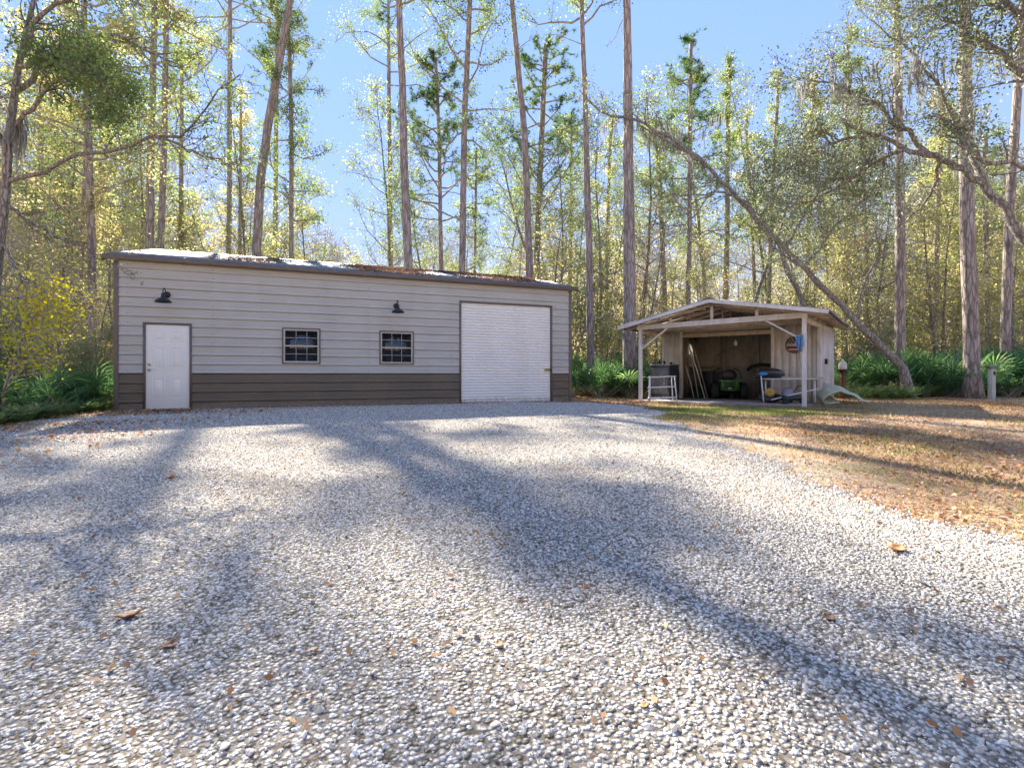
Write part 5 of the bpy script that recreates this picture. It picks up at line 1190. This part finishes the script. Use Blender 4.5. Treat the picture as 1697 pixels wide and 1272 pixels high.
t.moss([P(1520 + t.rg.uniform(-8, 8), 90 + 10*i, 12.5) for i in range(6)] + [P(t.rg.uniform(1300, 1690), t.rg.uniform(90, 260), 13) for i in range(26)], .8, 10)
t.finish('live_oak', (base[0], base[1], 0), MAT['oak_bark'], MAT['oakleaf'], 'great live oak at the right edge, its thick brown limb arching into view', 'tree')

# ---- live oak at the left edge
t = Tree(320); base = np.array([-12.6, 11.2, -.1])
tr = np.array([base, P(-20, 560, 11.2), P(-6, 430, 11.2), P(8, 330, 11.2), P(14, 230, 11.1), P(30, 110, 11), P(60, -20, 11)])
tr[1:-1] += 0; t.w.tube(np.vstack([tr[0], tr[0] + [0.05, 0, .5], tr[1:]]), [.22, .16, .13, .11, .09, .08, .06, .04], 12)
pxb(t, [(14, 300), (60, 290), (110, 262), (150, 250), (200, 247), (260, 228), (310, 210), (350, 170), (395, 118)], (11.1, 9.3), .05, .012, 26, .9, 5, .4, 4.5, t0=.35)
pxb(t, [(260, 228), (300, 243), (360, 262), (400, 300)], (10, 9.2), .03, .008, 14, .7, 5, .35, 5)
pxb(t, [(20, 220), (70, 150), (120, 120), (170, 140), (215, 190)], (11, 9.5), .05, .012, 38, .9, 7, .35, 20, .13)
pxb(t, [(30, 110), (90, 90), (150, 110), (190, 170)], (11, 9.4), .06, .015, 26, .8, 7, .35, 15, .11)
pxb(t, [(30, 150), (90, 80), (180, 60), (260, 90), (300, 110)], (11, 11), .06, .012, 24, 1.0, 5, .4, 7)
pxb(t, [(30, 110), (60, 30), (140, -20), (230, -20)], (11, 10.5), .06, .012, 26, 1.1, 5, .4, 9)
pxb(t, [(8, 330), (50, 370), (110, 400), (180, 430)], (11.2, 12), .05, .012, 16, 1.0, 4, .45, 2.5)
pxb(t, [(14, 250), (-20, 180), (-60, 120), (-90, 60)], (11, 10), .07, .012, 18, 1.2, 5, .4, 7)
pxb(t, [(0, 400), (40, 470), (30, 540), (60, 600)], (11.2, 10.5), .04, .01, 14, .9, 4, .4, 4)
t.leaves(.065)
t.moss([P(32 + t.rg.uniform(-14, 14), t.rg.uniform(190, 225), 11) for i in range(9)], .9, 10)
t.finish('live_oak', (base[0], base[1], 0), MAT['oak_bark'], MAT['green'], 'live oak at the left edge with dark leafy bough and long grey limb', 'tree')
# ---- bright small tree at the lower left edge
t = Tree(322); pts = pxb(t, [(-10, 690), (20, 620), (50, 560), (80, 520), (70, 480)], 8.6, .022, .005, 24, .7, 5, .3, 11, main=True, t0=.15, sp_=.1)
t.leaves(.06); t.finish('young_tree', (pts[0][0], pts[0][1], 0), MAT['grey_bark'], leafmat('bright_leaves', [(.14, .20, .03), (.34, .36, .04), (.55, .48, .05), (.60, .40, .06)], .5), 'small sunlit sapling with bright yellow leaves low at the left edge', 'tree')
# sprig hanging across the garage corner
t = Tree(324); pts = pxb(t, [(182, 428), (200, 446), (222, 458), (236, 470)], 11.5, .006, .003, 5, .28, 2, .12, 3, sp_=.04, t0=.3)
t.leaves(.055); rt = t.finish('hanging_sprig', (pts[0][0], pts[0][1], pts[0][2]), MAT['twig'], MAT['olive'], 'thin leafy sprig hanging before the top left corner of the garage wall', 'twig')

# ---- tall trees on the sun side whose crowns stand above the picture and dapple the drive
for i, (x, y, H, L) in enumerate([(-14.5, 20, 21, 4.2), (-17, 14.5, 17, 4.0)]):
    pass

# ---- palmettos
def palmetto(seed, nf=16, R0=.42, H=1.0):
    t = Tree(seed); rg = t.rg
    for i in range(nf):
        a = rg.uniform(0, 6.28); el = rg.uniform(.5, 1.35); ll = H*rg.uniform(.6, 1.15); d = np.array([math.cos(a)*math.cos(el), math.sin(a)*math.cos(el), math.sin(el)])
        st = grow(rg, (rg.normal(0, .08), rg.normal(0, .08), 0), d, ll, 4, .05, -.02); t.b.tube(st, np.linspace(.012, .007, 5), 4, caps=False)
        c = st[-1]; f = st[-1] - st[-2]; f /= np.linalg.norm(f); nrm = np.cross(f, rand_unit(rg, 1)[0]*.5 + np.array([0, 0, 1])); nrm /= np.linalg.norm(nrm); up = np.cross(nrm, f)
        nb = 15; R1 = R0*rg.uniform(.75, 1.2)
        for k in range(nb):
            th = R(-120 + 240*k/(nb-1)); e = f*math.cos(th) + nrm*math.sin(th) + up*.10; s_ = -f*math.sin(th) + nrm*math.cos(th)
            m_ = c + e*R1*.55; tip = c + e*R1*(1 - .15*abs(th)/2) + np.array([0, 0, -.10*R1])
            t.l.add([c, m_ + s_*.024, tip, m_ - s_*.024 + up*.01], [[0, 1, 2, 3]])
    return t.finish('palmetto', (0, 0, 0), MAT['twig'], MAT['palm'], 'green fan leaved palmetto in the undergrowth', 'palmetto', 'palmettos in the undergrowth', origin=np.zeros(3))
PM = [palmetto(400 + i, nf=15, R0=.6, H=1.0) for i in range(3)]
sp = []
for i in range(16): sp.append((rs.uniform(945, 1052), rs.uniform(18.2, 21.5), rs.uniform(.9, 1.5)))
for i in range(62): sp.append((rs.uniform(1395, 1760), rs.uniform(19.2, 24), rs.uniform(.95, 1.6)))
for i in range(12): px = rs.uniform(40, 186); sp.append((px, np.interp(px, [40, 186], [9.6, 12.3]) + rs.uniform(.3, 2.6), rs.uniform(.6, .95)))
for i in range(6): sp.append((rs.uniform(1060, 1100), rs.uniform(22.5, 25), rs.uniform(.9, 1.3)))
used = 0
for px, Z, s_ in sp:
    if not clear(px, Z): continue
    x = (px - CX)*Z/F; lc_ = (x, Z, float(gz(x, Z)))
    if used < 3: PM[used].location = lc_; PM[used].scale = (s_,)*3; PM[used].rotation_euler = (0, 0, rs.uniform(0, 6))
    else: dup(PM[int(rs.integers(3))], lc_, rs.uniform(0, 6), (s_,)*3)
    used += 1
# ---- ferns and weeds, nobody could count them
def ferns(seed, n, xf, name, label, hmin, hmax, mat):
    rg = np.random.default_rng(seed); mb = MB()
    for i in range(n):
        x, y = xf(rg); z = float(gz(x, y)); nf = int(rg.integers(5, 9))
        for k in range(nf):
            a = rg.uniform(0, 6.28); L = rg.uniform(hmin, hmax); st = grow(rg, (x, y, z), (math.cos(a)*.6, math.sin(a)*.6, 1), L, 6, .05, -.17)
            m = 13; f = np.linspace(.15, 1, m)*5.999; ii = f.astype(int); fr = (f - ii)[:, None]; c = st[ii]*(1-fr) + st[ii+1]*fr
            d = np.gradient(c, axis=0); d /= np.linalg.norm(d, axis=1, keepdims=True); s_ = np.cross(d, [0, 0, 1]); s_ /= (np.linalg.norm(s_, axis=1, keepdims=True) + 1e-6)
            wl_ = (.16*L*(1 - np.linspace(0, 1, m))**.8 + .01)[:, None]
            for sg in (-1, 1):
                V = np.stack([c, c + sg*s_*wl_*.5 + d*.022, c + sg*s_*wl_ + d*.02 + [0, 0, -.01], c + sg*s_*wl_*.5 - d*.014], 1); mb.add(V.reshape(-1, 3), np.arange(m*4).reshape(-1, 4))
    tagit(mb.build(name, mat), label, 'ferns', kind='stuff')
def fr_(rg):
    while True:
        px = rg.uniform(1385, 1760); y = rg.uniform(16.2, 21.5) if px < 1530 else rg.uniform(18.6, 22)
        x = (px - CX)*y/F
        if clear(px, y) and y > np.interp(px, [1385, 1420, 1500, 1540, 1760], [16.4, 15.7, 17.2, 19, 20.5]): return x, y
ferns(500, 330, fr_, 'fern_undergrowth', 'bright green ferns and strap leaved weeds before the palmettos right of the shed', .45, 1.0, MAT['fern'])
def fl_(rg):
    px = rg.uniform(-60, 186); y = np.interp(px, [-60, 0, 186], [7.6, 8.3, 12.0]) + rg.exponential(1.0); return (px - CX)*y/F, y
ferns(501, 200, fl_, 'weed_undergrowth', 'low green weeds along the thicket edge left of the garage', .2, .6, MAT['fern'])
# brown brush filling the shade of the woods
rg = np.random.default_rng(510); mb = MB(); n = 60000
Z = rg.uniform(21.5, 46, n); a = rg.uniform(-1.15, 1.15, n); x = a*Z; hh = rg.exponential(.55, n)*(1 + .5*hnoise(x, Z, .6, 9)); 
gx = (x + 9.32)*.931 + (Z - 11.83)*.365; gy = -(x + 9.32)*.365 + (Z - 11.83)*.931; k = ~((gx > -.5) & (gx < 12.8) & (gy < 8)) 
x, Z, hh = x[k], Z[k], hh[k]; leaf_quads(mb, np.stack([x, Z, gz(x, Z) + np.clip(hh, 0, 3)], -1), rg.uniform(.08, .2, len(x)), rg)
tagit(mb.build('brush', MAT['tan']), 'dry tan brush covering the floor of the woods', 'brush', kind='stuff')
